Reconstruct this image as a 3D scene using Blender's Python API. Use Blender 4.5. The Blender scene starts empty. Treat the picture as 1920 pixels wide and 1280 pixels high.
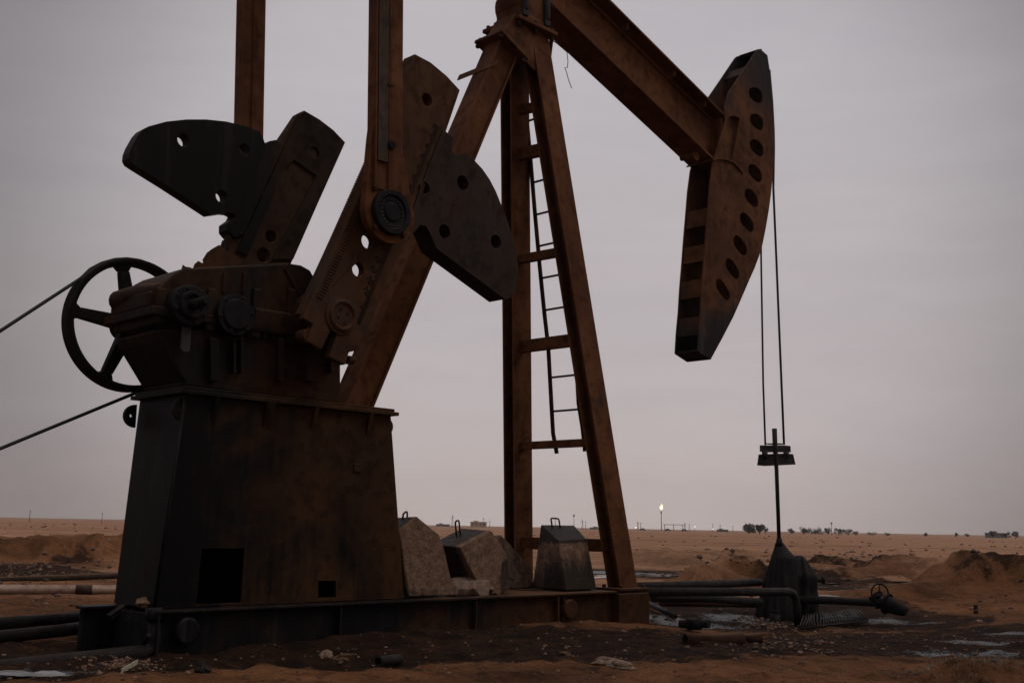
import bpy, bmesh, math, random
import numpy as np
from mathutils import Vector, Matrix, noise as mnoise
from mathutils.geometry import tessellate_polygon
random.seed(7)
R = math.radians
scene = bpy.context.scene
COL = scene.collection

# ------------------------------------------------------------------ camera model (shared by the camera and the survey helpers)
F = 2080.0; PITCH = R(9.46); ROLL = R(1.04); H = 1.2; YAW = R(44.9)
cp, sp = math.cos(PITCH), math.sin(PITCH)
FWD = Vector((0, cp, sp)); UP0 = Vector((0, -sp, cp)); R0 = Vector((1, 0, 0))
RT = R0*math.cos(ROLL) + UP0*math.sin(ROLL)
UPV = -R0*math.sin(ROLL) + UP0*math.cos(ROLL)
U = Vector((math.sin(YAW), math.cos(YAW), 0)); V = Vector((-math.cos(YAW), math.sin(YAW), 0)); Z = Vector((0, 0, 1))
CAM = Vector((0, 0, H))
def ray(px, py): return FWD + RT*((px-960)/F) + UPV*((640-py)/F)
def onzw(px, py, z):
    d = ray(px, py); return CAM + d*((z-CAM.z)/d.z)
_o = onzw(300, 1145, .40); O = Vector((_o.x, _o.y, 0))
def LW(x, y, z=0): return O + U*x + V*y + Z*z
def w2l(w): d = w-O; return Vector((d.dot(U), d.dot(V), d.z))
_cl = w2l(CAM)
def ony(px, py, y):                      # pump-local point on the upright plane y
    d = ray(px, py); dl = Vector((d.dot(U), d.dot(V), d.z)); return _cl + dl*((y-_cl.y)/dl.y)
def onx(px, py, x):
    d = ray(px, py); dl = Vector((d.dot(U), d.dot(V), d.z)); return _cl + dl*((x-_cl.x)/dl.x)
def P2(pts, y): return [(ony(a, b, y).x, ony(a, b, y).z) for a, b in pts]
def at(px, py, depth):                   # world point at a distance along the view axis
    return CAM + ray(px, py)*depth

cam = bpy.data.cameras.new('camera'); co = bpy.data.objects.new('camera', cam); COL.objects.link(co)
m = Matrix((( RT.x, UPV.x, -FWD.x), (RT.y, UPV.y, -FWD.y), (RT.z, UPV.z, -FWD.z))).to_4x4()
m.translation = CAM; co.matrix_world = m
cam.sensor_width = 36; cam.lens = F/1920*36; cam.clip_start = .1; cam.clip_end = 40000
scene.camera = co

# ------------------------------------------------------------------ materials
def newmat(name):
    m = bpy.data.materials.new(name); m.use_nodes = True
    nt = m.node_tree; b = nt.nodes['Principled BSDF']; return m, nt, b
def nd(nt, t, **kw):
    n = nt.nodes.new(t)
    for k, v in kw.items(): setattr(n, k, v)
    return n
def noise(nt, vec, scale, detail=6, rough=.6, dist=0):
    n = nd(nt, 'ShaderNodeTexNoise'); n.inputs['Scale'].default_value = scale; n.inputs['Detail'].default_value = detail
    n.inputs['Roughness'].default_value = rough; n.inputs['Distortion'].default_value = dist
    nt.links.new(vec, n.inputs['Vector']); return n.outputs['Fac']
def ramp(nt, fac, a, b, ca=0., cb=1.):
    n = nd(nt, 'ShaderNodeMapRange'); n.interpolation_type = 'SMOOTHSTEP'
    for i, v in zip(('From Min', 'From Max', 'To Min', 'To Max'), (a, b, ca, cb)): n.inputs[i].default_value = v
    nt.links.new(fac, n.inputs['Value']); return n.outputs['Result']
def mix(nt, fac, a, b, mode='MIX'):
    n = nd(nt, 'ShaderNodeMix', data_type='RGBA', blend_type=mode)
    for sock, v in ((n.inputs[0], fac), (n.inputs[6], a), (n.inputs[7], b)):
        if hasattr(v, 'is_linked'): nt.links.new(v, sock)
        elif isinstance(v, (int, float)): sock.default_value = v
        else: sock.default_value = (*v, 1)
    return n.outputs[2]
def mth(nt, op, a, b=None):
    n = nd(nt, 'ShaderNodeMath', operation=op)
    for i, v in enumerate((a, b)):
        if v is None: continue
        if hasattr(v, 'is_linked'): nt.links.new(v, n.inputs[i])
        else: n.inputs[i].default_value = v
    return n.outputs[0]
def mapped(nt, vec, s):
    n = nd(nt, 'ShaderNodeMapping'); n.inputs['Scale'].default_value = s; nt.links.new(vec, n.inputs['Vector']); return n.outputs['Vector']
def bump(nt, b, h, strength, dist):
    n = nd(nt, 'ShaderNodeBump'); n.inputs['Strength'].default_value = strength; n.inputs['Distance'].default_value = dist
    nt.links.new(h, n.inputs['Height']); nt.links.new(n.outputs['Normal'], b.inputs['Normal'])

def rust(name, c1, c2, oil=.3, gx=None, gz=None, gz2=None, edge=.85, top_pale=.55, oilcol=(.008, .0075, .0075), rough=(.62, .9), streak=(7, 7, .55), oilrough=.55, spec=.09):
    m, nt, b = newmat(name)
    tc = nd(nt, 'ShaderNodeTexCoord').outputs['Object']
    big = noise(nt, tc, 1.1, 5, .6, .4); mid = noise(nt, tc, 6.5, 7, .65); fine = noise(nt, tc, 55, 5, .7)
    st = noise(nt, mapped(nt, tc, streak), 1.6, 6, .65)
    f = mth(nt, 'ADD', mth(nt, 'MULTIPLY', big, .72), mth(nt, 'MULTIPLY', st, .28))
    c = mix(nt, ramp(nt, f, .34, .66), tuple(v*.9 for v in c1), tuple(v*1.05 for v in c2))
    c = mix(nt, ramp(nt, mid, .45, .72, 0, .75), c, tuple(v*.38 for v in c1))
    c = mix(nt, ramp(nt, fine, .56, .72, 0, .55), c, tuple(min(1, v*1.5) for v in c2))
    c = mix(nt, ramp(nt, fine, .30, .44, .6, 0), c, tuple(v*.3 for v in c1))
    # brighter along the edges: scuffed rust plus lit-edge highlights put into the colour
    bv = nd(nt, 'ShaderNodeBevel', samples=4); bv.inputs['Radius'].default_value = .016
    gn = nd(nt, 'ShaderNodeNewGeometry'); dt = nd(nt, 'ShaderNodeVectorMath', operation='DOT_PRODUCT'); nt.links.new(bv.outputs[0], dt.inputs[0]); nt.links.new(gn.outputs['Normal'], dt.inputs[1])
    ed = mth(nt, 'MULTIPLY', ramp(nt, dt.outputs['Value'], .80, .985, 1, 0), ramp(nt, mid, .36, .6, .15, 1))
    c = mix(nt, mth(nt, 'MULTIPLY', ed, edge), c, tuple(min(1, v*1.9+.012) for v in c2))
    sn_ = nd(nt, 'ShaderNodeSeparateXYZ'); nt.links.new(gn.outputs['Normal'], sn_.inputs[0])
    c = mix(nt, mth(nt, 'MULTIPLY', ramp(nt, sn_.outputs['Z'], .45, .9, 0, top_pale), ramp(nt, mid, .3, .6, .4, 1)), c, (.15, .082, .045))  # upward faces paler: dust tone plus lit top edges painted into the colour
    # crude-oil staining with its own shape
    o = mth(nt, 'ADD', mth(nt, 'MULTIPLY', noise(nt, tc, .75, 6, .62, .8), .7), mth(nt, 'MULTIPLY', st, .3))
    if gx or gz:
        sx = nd(nt, 'ShaderNodeSeparateXYZ'); nt.links.new(tc, sx.inputs[0])
        if gx: o = mth(nt, 'ADD', o, ramp(nt, sx.outputs['X'], gx[0], gx[1], gx[2], gx[3]))
        if gz2: o = mth(nt, 'ADD', o, ramp(nt, sx.outputs['Z'], *gz2))
        if gz: o = mth(nt, 'ADD', o, ramp(nt, sx.outputs['Z'], gz[0], gz[1], gz[2], gz[3]))
    om = ramp(nt, o, .58-oil*.45, .78-oil*.45)
    sm_ = noise(nt, mapped(nt, tc, (5, 5, .5)), 1.3, 7, .7, .5)
    oc_ = mix(nt, ramp(nt, sm_, .52, .66, 0, 1), oilcol, tuple(v*2.6 for v in oilcol))
    c = mix(nt, mth(nt, 'MULTIPLY', om, mth(nt, 'SUBTRACT', 1., mth(nt, 'MULTIPLY', ed, .45))), c, oc_)
    nt.links.new(c, b.inputs['Base Color'])
    r = ramp(nt, mid, .3, .7, rough[0], rough[1])
    n = nd(nt, 'ShaderNodeMix', data_type='FLOAT'); nt.links.new(om, n.inputs[0]); nt.links.new(r, n.inputs[2]); n.inputs[3].default_value = oilrough
    nt.links.new(n.outputs[0], b.inputs['Roughness'])
    b.inputs['Specular IOR Level'].default_value = spec
    bump(nt, b, mth(nt, 'ADD', mth(nt, 'MULTIPLY', mid, .7), mth(nt, 'MULTIPLY', fine, .35)), .45, .012)
    return m
M = {}
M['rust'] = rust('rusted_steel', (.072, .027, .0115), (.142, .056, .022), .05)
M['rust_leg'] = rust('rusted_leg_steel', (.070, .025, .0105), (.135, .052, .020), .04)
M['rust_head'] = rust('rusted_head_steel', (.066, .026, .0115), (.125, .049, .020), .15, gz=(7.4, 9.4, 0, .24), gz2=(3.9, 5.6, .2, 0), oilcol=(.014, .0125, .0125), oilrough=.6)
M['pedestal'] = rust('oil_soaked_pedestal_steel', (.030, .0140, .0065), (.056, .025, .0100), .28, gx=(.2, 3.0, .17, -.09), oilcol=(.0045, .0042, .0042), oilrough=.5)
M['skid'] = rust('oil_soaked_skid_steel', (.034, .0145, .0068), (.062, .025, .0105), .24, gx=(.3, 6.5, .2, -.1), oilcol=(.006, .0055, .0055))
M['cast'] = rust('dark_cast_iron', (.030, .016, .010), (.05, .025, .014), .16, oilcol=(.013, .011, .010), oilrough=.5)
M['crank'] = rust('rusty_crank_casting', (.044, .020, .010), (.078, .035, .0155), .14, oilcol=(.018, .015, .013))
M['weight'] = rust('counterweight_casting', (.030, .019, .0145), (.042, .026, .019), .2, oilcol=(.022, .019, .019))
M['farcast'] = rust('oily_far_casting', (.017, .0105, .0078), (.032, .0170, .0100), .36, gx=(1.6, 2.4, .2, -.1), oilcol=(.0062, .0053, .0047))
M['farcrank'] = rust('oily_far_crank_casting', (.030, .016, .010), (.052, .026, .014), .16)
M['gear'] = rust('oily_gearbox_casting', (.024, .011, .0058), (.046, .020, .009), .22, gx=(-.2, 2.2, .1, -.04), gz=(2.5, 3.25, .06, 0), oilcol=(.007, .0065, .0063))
M['black'] = rust('greasy_black_steel', (.010, .0095, .010), (.016, .0145, .015), .3, oilcol=(.007, .007, .0075), oilrough=.42, top_pale=.15)
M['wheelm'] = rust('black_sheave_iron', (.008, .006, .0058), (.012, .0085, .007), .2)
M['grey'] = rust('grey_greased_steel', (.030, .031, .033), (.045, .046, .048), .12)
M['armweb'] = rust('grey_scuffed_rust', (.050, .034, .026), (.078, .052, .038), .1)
M['pipe'] = rust('oily_black_pipe', (.013, .011, .0105), (.022, .017, .0145), .3, oilcol=(.010, .0095, .0095), oilrough=.4, spec=.16, top_pale=.08)
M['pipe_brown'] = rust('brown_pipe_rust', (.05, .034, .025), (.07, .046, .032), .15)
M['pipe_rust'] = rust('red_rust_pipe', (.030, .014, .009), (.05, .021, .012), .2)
M['pipe_pale'] = rust('pale_coated_pipe', (.38, .26, .20), (.50, .36, .28), 0.0)
def plain(name, col, rough=.8, spec=.3, ns=None, var=.4, bs=0):
    m, nt, b = newmat(name)
    tc = nd(nt, 'ShaderNodeTexCoord').outputs['Object']
    n1 = noise(nt, tc, ns or 8, 6, .65)
    c = mix(nt, ramp(nt, n1, .3, .7), tuple(v*(1-var) for v in col), tuple(v*(1+var) for v in col))
    nt.links.new(c, b.inputs['Base Color']); b.inputs['Roughness'].default_value = rough; b.inputs['Specular IOR Level'].default_value = spec
    if bs: bump(nt, b, noise(nt, tc, (ns or 8)*3, 6, .7), bs, .02)
    return m
M['rubber'] = plain('black_belt_rubber', (.012, .011, .011), .7)
M['wire'] = plain('tarry_wire_rope', (.016, .013, .012), .6, ns=60, bs=.6)
M['stone'] = plain('ochre_stone', (.24, .14, .085), .9, ns=14, bs=.5)
M['palestone'] = plain('pale_stone', (.17, .11, .078), .9, ns=14, bs=.5)
M['tuft'] = plain('dry_desert_scrub', (.15, .09, .055), .95, ns=4)
M['drygrass'] = plain('dry_grass_straw', (.21, .145, .09), .95, ns=8)
M['tree'] = plain('dusty_dark_foliage', (.030, .030, .024), .95, ns=2)
M['bark'] = plain('dark_bark', (.05, .038, .03), .95)
M['tan'] = plain('tan_plaster', (.36, .23, .13), .9, ns=.3, var=.12)
M['greywall'] = plain('grey_green_wall', (.12, .13, .12), .9, ns=.3, var=.12)
M['farsteel'] = plain('distant_grey_steel', (.12, .11, .11), .8, ns=.5, var=.2)
M['board'] = plain('weathered_pale_board', (.34, .30, .22), .85, ns=30)
def concrete():
    m, nt, b = newmat('oil_stained_concrete'); tc = nd(nt, 'ShaderNodeTexCoord').outputs['Object']
    big = noise(nt, tc, 2.2, 6, .65, .6); mid = noise(nt, tc, 9, 8, .7); st = noise(nt, mapped(nt, tc, (9, 9, 1.2)), 1.4, 6, .7); fine = noise(nt, tc, 70, 4, .7)
    c = mix(nt, ramp(nt, mid, .3, .7), (.165, .093, .058), (.27, .162, .106))
    c = mix(nt, ramp(nt, fine, .56, .7, 0, .5), c, (.30, .21, .155))
    c = mix(nt, ramp(nt, fine, .3, .44, .6, 0), c, (.05, .032, .022))
    geo = nd(nt, 'ShaderNodeNewGeometry'); sx = nd(nt, 'ShaderNodeSeparateXYZ'); nt.links.new(tc, sx.inputs[0])
    o = mth(nt, 'ADD', mth(nt, 'MULTIPLY', big, .6), mth(nt, 'MULTIPLY', st, .4))
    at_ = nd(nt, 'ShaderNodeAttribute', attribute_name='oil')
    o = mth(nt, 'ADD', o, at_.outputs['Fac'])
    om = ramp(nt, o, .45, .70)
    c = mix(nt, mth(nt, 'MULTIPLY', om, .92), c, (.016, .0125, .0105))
    ck_ = noise(nt, tc, 2.6, 9, .8, 2.2); c = mix(nt, ramp(nt, mth(nt, 'ABSOLUTE', mth(nt, 'SUBTRACT', ck_, .5)), .0, .022, .8, 0), c, (.03, .02, .014))
    nt.links.new(c, b.inputs['Base Color'])
    nt.links.new(ramp(nt, om, 0, 1, .9, .55), b.inputs['Roughness'])
    c2_ = noise(nt, tc, 5, 9, .75, 1.5); b.inputs['Specular IOR Level'].default_value = .12
    bump(nt, b, mth(nt, 'ADD', mth(nt, 'ADD', mid, c2_), mth(nt, 'MULTIPLY', fine, .4)), .9, .03)
    return m
M['concrete'] = concrete()
def cloth():
    m, nt, b = newmat('oily_black_tarpaulin'); tc = nd(nt, 'ShaderNodeTexCoord').outputs['Object']
    n1 = noise(nt, tc, 5, 6, .65)
    nt.links.new(mix(nt, ramp(nt, n1, .35, .7), (.008, .0072, .007), (.015, .013, .012)), b.inputs['Base Color'])
    b.inputs['Specular IOR Level'].default_value = .12; b.inputs['Roughness'].default_value = .62; bump(nt, b, noise(nt, mapped(nt, tc, (14, 14, 2)), 1.5, 6, .6), .5, .03)
    return m
M['cloth'] = cloth()
def emit(name, col, s):
    m, nt, b = newmat(name); b.inputs['Base Color'].default_value = (*col, 1); b.inputs['Emission Color'].default_value = (*col, 1); b.inputs['Emission Strength'].default_value = s; return m
M['flame'] = emit('gas_flame', (1, .76, .5), 2.2); M['lamp'] = emit('lit_lamp', (1, .92, .8), 1.6)

# ------------------------------------------------------------------ mesh builder
class MB:
    def __init__(s): s.v = []; s.f = []; s.sm = []
    def add(s, vs, fs, smooth=False):
        k = len(s.v); s.v += [Vector(p) for p in vs]; s.f += [tuple(i+k for i in f) for f in fs]; s.sm += [smooth]*len(fs)
    def prism(s, poly, y0, y1, holes=(), dz=(0, 0)):      # polygon in XZ, extruded along y (y0 near)
        loops = [[(p[0], p[1]) for p in poly]] + [list(h) for h in holes]
        flat = [p for l in loops for p in l]; n = len(flat)
        tris = tessellate_polygon([[Vector((a, b, 0)) for a, b in l] for l in loops])
        vs = [(a, y0, b) for a, b in flat] + [(a+dz[0], y1, b+dz[1]) for a, b in flat]
        fs = []
        for t in tris:
            fs.append(tuple(t)); fs.append(tuple(i+n for i in reversed(t)))
        k = 0
        for l in loops:
            for i in range(len(l)):
                a, b = k+i, k+(i+1) % len(l); fs.append((a, b, b+n, a+n))
            k += len(l)
        s.add(vs, fs)
    def box(s, x0, x1, y0, y1, z0, z1):
        vs = [(x, y, z) for x in (x0, x1) for y in (y0, y1) for z in (z0, z1)]
        s.add(vs, [(0, 1, 3, 2), (4, 6, 7, 5), (0, 4, 5, 1), (2, 3, 7, 6), (0, 2, 6, 4), (1, 5, 7, 3)])
    def hexa(s, b, t):                                     # 4 bottom + 4 top points
        s.add(list(b)+list(t), [(3, 2, 1, 0), (4, 5, 6, 7), (0, 1, 5, 4), (1, 2, 6, 5), (2, 3, 7, 6), (3, 0, 4, 7)])
    def beam(s, p, q, side, profile):                      # sweep a profile [(a,b)...] along p->q; a along 'side'
        p, q = Vector(p), Vector(q); d = (q-p).normalized(); a = Vector(side); a = (a-d*a.dot(d)).normalized(); b = d.cross(a)
        n = len(profile); vs = [p+a*u+b*v for u, v in profile]+[q+a*u+b*v for u, v in profile]
        fs = [(i, (i+1) % n, (i+1) % n+n, i+n) for i in range(n)]
        tr = tessellate_polygon([[Vector((u, v, 0)) for u, v in profile]])
        fs += [tuple(t) for t in tr]+[tuple(i+n for i in t) for t in tr]
        s.add(vs, fs)
    def bar(s, p, q, w, h, side=(0, 0, 1)):
        s.beam(p, q, side, [(-w/2, -h/2), (w/2, -h/2), (w/2, h/2), (-w/2, h/2)])
    def tube(s, path, r, n=12, caps=True, hollow=None):
        path = [Vector(p) for p in path]; rr = r if isinstance(r, (list, tuple)) else [r]*len(path)
        k = len(s.v); vs = []; a = None
        for i, p in enumerate(path):
            d = (path[min(i+1, len(path)-1)]-path[max(i-1, 0)]).normalized()
            if a is None:
                a = d.cross(Vector((0, 0, 1)) if abs(d.z) < .9 else Vector((1, 0, 0))).normalized()
            a = (a-d*a.dot(d)).normalized(); b = d.cross(a)
            vs += [p+(a*math.cos(t)+b*math.sin(t))*rr[i] for t in [2*math.pi*j/n for j in range(n)]]
        fs = [(i*n+j, i*n+(j+1) % n, (i+1)*n+(j+1) % n, (i+1)*n+j) for i in range(len(path)-1) for j in range(n)]
        s.add(vs, fs, True)
        if caps:
            e = len(path)-1
            if hollow:
                for i, dirn in ((0, 1), (e, -1)):
                    d = (path[1]-path[0]).normalized() if i == 0 else (path[-1]-path[-2]).normalized()*-1
                    o = vs[i*n:(i+1)*n]; c = path[i]; inn = [c+(q-c)*hollow for q in o]; deep = [q+d*rr[i]*4 for q in inn]
                    s.add(o+inn+deep, [(j, (j+1) % n, n+(j+1) % n, n+j) for j in range(n)]+[(n+j, n+(j+1) % n, 2*n+(j+1) % n, 2*n+j) for j in range(n)]+[tuple(range(2*n, 3*n))])
            else:
                s.add(vs[:n], [tuple(reversed(range(n)))]); s.add(vs[e*n:], [tuple(range(n))])
    def lathe(s, c, prof, n=28, a0=0):                     # axis along y: prof = [(radius, y)...]
        c = Vector(c); vs = [(c.x+r*math.cos(2*math.pi*j/n+a0), y, c.z+r*math.sin(2*math.pi*j/n+a0)) for r, y in prof for j in range(n)]
        fs = [(i*n+j, i*n+(j+1) % n, (i+1)*n+(j+1) % n, (i+1)*n+j) for i in range(len(prof)-1) for j in range(n)]
        s.add(vs, fs)
        if prof[0] == prof[-1]: return
        if prof[0][0] > 0: s.add(vs[:n], [tuple(range(n))])
        if prof[-1][0] > 0: s.add(vs[-n:], [tuple(reversed(range(n)))])
    def rock(s, c, r, seed=0, sub=1, sq=(1, 1, .7), rough=.35):
        bm = bmesh.new(); bmesh.ops.create_icosphere(bm, subdivisions=sub, radius=1)
        off = Vector((seed*3.7, seed*1.3, seed*7.1)); a = seed*2.399
        vs = []
        for v in bm.verts:
            p = v.co*(1+rough*mnoise.noise(v.co*1.6+off)*1.6)
            p = Vector((p.x*sq[0], p.y*sq[1], p.z*sq[2])); p.rotate(Matrix.Rotation(a, 3, 'Z'))
            vs.append(Vector(c)+p*r)
        s.add(vs, [tuple(v.index for v in f.verts) for f in bm.faces]); bm.free()
    def build(s, name, mat, parent=None, loc=None, bevel=0, seg=2, clean=True):
        me = bpy.data.meshes.new(name)
        off = Vector(loc) if loc is not None else Vector((0, 0, 0))
        me.from_pydata([tuple(p-off) for p in s.v], [], s.f); me.materials.append(mat)
        me.polygons.foreach_set('use_smooth', s.sm)
        if clean:
            bm = bmesh.new(); bm.from_mesh(me)
            bmesh.ops.remove_doubles(bm, verts=bm.verts, dist=1e-5)
            bmesh.ops.recalc_face_normals(bm, faces=bm.faces); bm.to_mesh(me); bm.free()
        o = bpy.data.objects.new(name, me); COL.objects.link(o)
        if parent is not None: o.parent = parent
        elif loc is not None: o.location = off
        if bevel:
            b = o.modifiers.new('bevel', 'BEVEL'); b.width = bevel; b.segments = seg; b.limit_method = 'ANGLE'; b.angle_limit = R(40)
        return o
def tag(o, label=None, cat=None, group=None, kind=None):
    for k, v in (('label', label), ('category', cat), ('group', group), ('kind', kind)):
        if v: o[k] = v
    return o
def empty(name, loc, rz=0):
    o = bpy.data.objects.new(name, None); COL.objects.link(o); o.location = loc; o.rotation_euler = (0, 0, rz); o.empty_display_size = .2; return o
def circ(cx, cz, r, n=20, sx=1.0): return [(cx+r*sx*math.cos(2*math.pi*i/n), cz+r*math.sin(2*math.pi*i/n)) for i in range(n)]
def circp(px, py, y, r, n=20):
    c = ony(px, py, y); return circ(c.x, c.z, r, n)

# ------------------------------------------------------------------ ground
def fbm(x, y, s, oct=4, seed=0.):
    """smooth value noise in numpy"""
    out = np.zeros_like(x); amp = 1.; tot = 0.
    for o in range(oct):
        X = x*s+seed*17.13+o*31.7; Y = y*s+seed*9.71+o*11.3
        xi = np.floor(X); yi = np.floor(Y); fx = X-xi; fy = Y-yi; fx = fx*fx*(3-2*fx); fy = fy*fy*(3-2*fy)
        def h(a, b):
            t = np.sin(a*127.1+b*311.7)*43758.5453; return t-np.floor(t)
        v = (h(xi, yi)*(1-fx)+h(xi+1, yi)*fx)*(1-fy)+(h(xi, yi+1)*(1-fx)+h(xi+1, yi+1)*fx)*fy
        out += amp*(v*2-1); tot += amp; amp *= .5; s *= 2.03
    return out/tot
def pxw(px, depth): return (px-960)/F*depth/cp*1.0
def gauss(x, y, cx, cy, ax, ay, rot=0):
    c, s_ = math.cos(rot), math.sin(rot); dx = x-cx; dy = y-cy
    u = (dx*c+dy*s_)/ax; v = (-dx*s_+dy*c)/ay; return np.exp(-(u*u+v*v))
WELL = LW(11.75, .95)
def gz0(x, y): p = onzw(x, y, 0); return p.x, p.y
def dipz(x, y):
    w = LW(10.9, -.2); w2 = LW(7.6, -.4)
    return -.27*math.exp(-((x-w.x)/3.4)**2-((y-w.y)/3.2)**2)-.07*math.exp(-((x-w2.x)/1.6)**2-((y-w2.y)/1.6)**2)
def onground(px, py, z=0):
    if z: return onzw(px, py, z)
    for _ in range(8):
        p = onzw(px, py, z); z = z*.4+dipz(p.x, p.y)*.6
    return p
def oil_base(x, y):
    o = np.zeros_like(x)
    def zone(px, py, a, b, k=1., z=0, rot=0):
        p = onground(px, py, z); return k*gauss(x, y, p.x, p.y, a, b, rot)
    zs = [(1310, 1172, 1.2, 1.3, 1.0), (1390, 1165, 1., 1.2, 1.), (1250, 1160, .7, 1., .9), (1500, 1175, 1.4, 1.2, 1.), (1600, 1165, 1.3, 1.1, 1.), (1700, 1165, 1.2, 1., 1.), (1800, 1190, 1.3, .9, 1.), (1400, 1200, 1.2, .7, .9), (1500, 1212, 1.2, .5, .9), (1620, 1205, 1.2, .6, 1.), (1740, 1225, 1., .4, .9), (1560, 1135, 1.2, .9, .9),
          (1850, 1215, 1.0, .75, 1.15), (1930, 1195, .8, 1.0, 1.1), (1740, 1165, .8, .7, .9), (1620, 1150, .9, .8, .9),
          (120, 1258, .75, .42, 1.2), (20, 1262, .6, .3, 1.2), (230, 1240, .45, .35, 1.0), (330, 1236, .6, .35, .8),
          (1250, 1074, 2.6, 1.8, 1.35), (1400, 1080, 2.2, 1.6, 1.35), (1130, 1072, 1.6, 1.8, 1.2), (1540, 1100, 1.4, 1.0, 1.1), (1540, 1090, 1.6, 1.2, .7),
          (1570, 1117, 1.5, .8, .95, -.2), (1740, 1098, 2.0, 1.3, .8), (1880, 1118, 1.4, .8, .85), (650, 1238, 1.3, .45, .62), (950, 1225, 1.5, .6, .6),
          (1200, 1215, 1.2, .6, .5), (1700, 1190, 1.2, .7, .6), (1660, 1082, 1.2, .9, .6), (600, 1180, 3., 1.2, .6),
          (760, 1216, 2.6, .9, 1.15), (1060, 1206, 2.2, .9, 1.2), (480, 1226, 1.4, .8, 1.2), (300, 1232, 1.0, .6, 1.1), (900, 1232, 1.4, .35, .7), (1150, 1200, .9, .7, 1.1), (150, 1232, .8, .4, 1.), (1300, 1225, 1.6, .5, .55), (1560, 1192, 1.8, .9, .85), (1720, 1200, 1.5, .8, .95), (1640, 1225, 1.3, .3, .5),
          (1450, 1152, 1.8, 1.8, 1.0), (1260, 1130, 1.4, 1.6, .9), (1850, 1180, 1.2, .8, 1.0), (250, 1180, 1.6, .8, .7), (60, 1215, 1.0, .5, .5),
          (20, 1030, 1.5, .9, .95, .5), (118, 1018, .8, 1.0, .9, .6), (70, 1048, 1.2, .6, .7, .3), (200, 1036, .8, .8, .5, .45), (-60, 1040, 2, 1.5, .8, .4), (1850, 1050, .6, .8, .45, .5), (1395, 1056, 1.1, 1.2, 1.3, .4), (1350, 1066, .8, .9, 1.2, .25)]
    for t in zs: o = o+zone(*t)
    n = fbm(x, y, .9, 5, 3)*.55+fbm(x, y, 4.5, 3, 5)*.35
    return np.clip(o*1.0+n*1.15*np.clip(o*2, 0, 1)-.13, 0, 1.2)
def wet_base(x, y):
    o = np.zeros_like(x)
    for px, py, a, b, k, z in ((1300, 1172, 1.0, .8, 1.15, 0), (1395, 1163, .9, .8, 1.15, 0), (1250, 1160, .5, .7, 1.1, 0), (1560, 1160, .7, .5, .95, 0), (1660, 1160, .6, .4, .95, 0), (1810, 1225, .9, .4, 1.05, 0), (1850, 1205, .8, .38, 1.0, 0), (1905, 1190, .6, .5, 1.0, 0), (1735, 1163, .5, .3, .9, 0),
                              (50, 1262, .6, .2, 1.2, 0), (232, 1244, .32, .2, 1., 0), (1240, 1074, 2., .8, 1., 0), (1420, 1086, 1.5, .6, 1., 0), (1570, 1116, 1.3, .4, 1., -.2), (1890, 1118, 1.1, .45, .9, 0), (1140, 1074, 1.4, 1., 1., 0)):
        p = onground(px, py, z); o = np.maximum(o, k*gauss(x, y, p.x, p.y, a, b))
    return o
def humps(x, y):
    far_ = np.clip((np.hypot(x, y)-12)/8, 0, 1)
    x, y = x+far_*(fbm(x, y, .55, 4, 40)*1.1+fbm(x, y, 2.1, 3, 42)*.22), y+far_*(fbm(x, y, .55, 4, 41)*.9+fbm(x, y, 2.1, 3, 43)*.2)
    def hump(px, py_top, depth, ax, ay, seed, rough=.35, hor=None, rot=0, sharp=1.):
        p = at(px, py_top, depth); zt = p.z
        g = gauss(x, y, p.x, p.y, ax, ay, rot)**sharp
        return zt*(np.minimum(g*1.35, 1)*(.92+.55*rough*fbm(x, y, 1.0, 4, seed))+np.minimum(g*2, 1)*rough*(.10*fbm(x, y, 3.1, 4, seed+2)-.16*np.abs(fbm(x, y, 2.0, 4, seed+1))))
    hs = 0.
    for k_ in (hump(-40, 1000, 28.5, 2.6, 1.4, 11, .6),
               hump(110, 1001, 29, 1.6, 1.4, 12, .6),
               hump(215, 1004, 29.5, 1.5, 1.4, 13, .6),
               hump(-200, 1000, 28.5, 3, 1.6, 14, .6),
               hump(40, 1052, 25, 1.0, 1.0, 15)*.8,
               hump(190, 1050, 27, .9, 1.2, 16)*.8,
               hump(1235, 1027, 36, 1.3, 1.0, 17, .5),
               hump(1345, 1025, 37, 1.5, 1.0, 18, .5),
               hump(1290, 1036, 35, 1.3, .8, 19, .5),
               hump(1400, 1039, 25.5, .8, .7, 20, .8),
               hump(1345, 1056, 24.5, .6, .6, 21, .5),
               hump(1445, 1050, 25.5, .5, .7, 22, .5)*.8,
               hump(1600, 1034, 31, 2.0, 1.1, 23, .7)*.8,
               hump(1710, 1036, 30, 1.8, 1.0, 24, .8)*.8,
               hump(1540, 1042, 29, 1.3, .9, 25, .7)*.6,
               hump(1860, 1036, 22.5, 1.25, 1.1, 26, .55),
               hump(1940, 1040, 22, .8, 1.3, 27, .4)*.7,
               hump(1770, 1068, 21.5, 1.1, .8, 28, .7)*.7,
               hump(1640, 1060, 28, .9, .9, 29, .6)*.5):
        hs = np.maximum(hs, k_)
    hs = np.maximum(hs, hump(1840, 1247, 8.7, .42, .30, 30, .3)*1.3); hs = np.maximum(hs, hump(1545, 1135, 16.6, .5, .5, 33, .3)*.6)
    return hs
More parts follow.
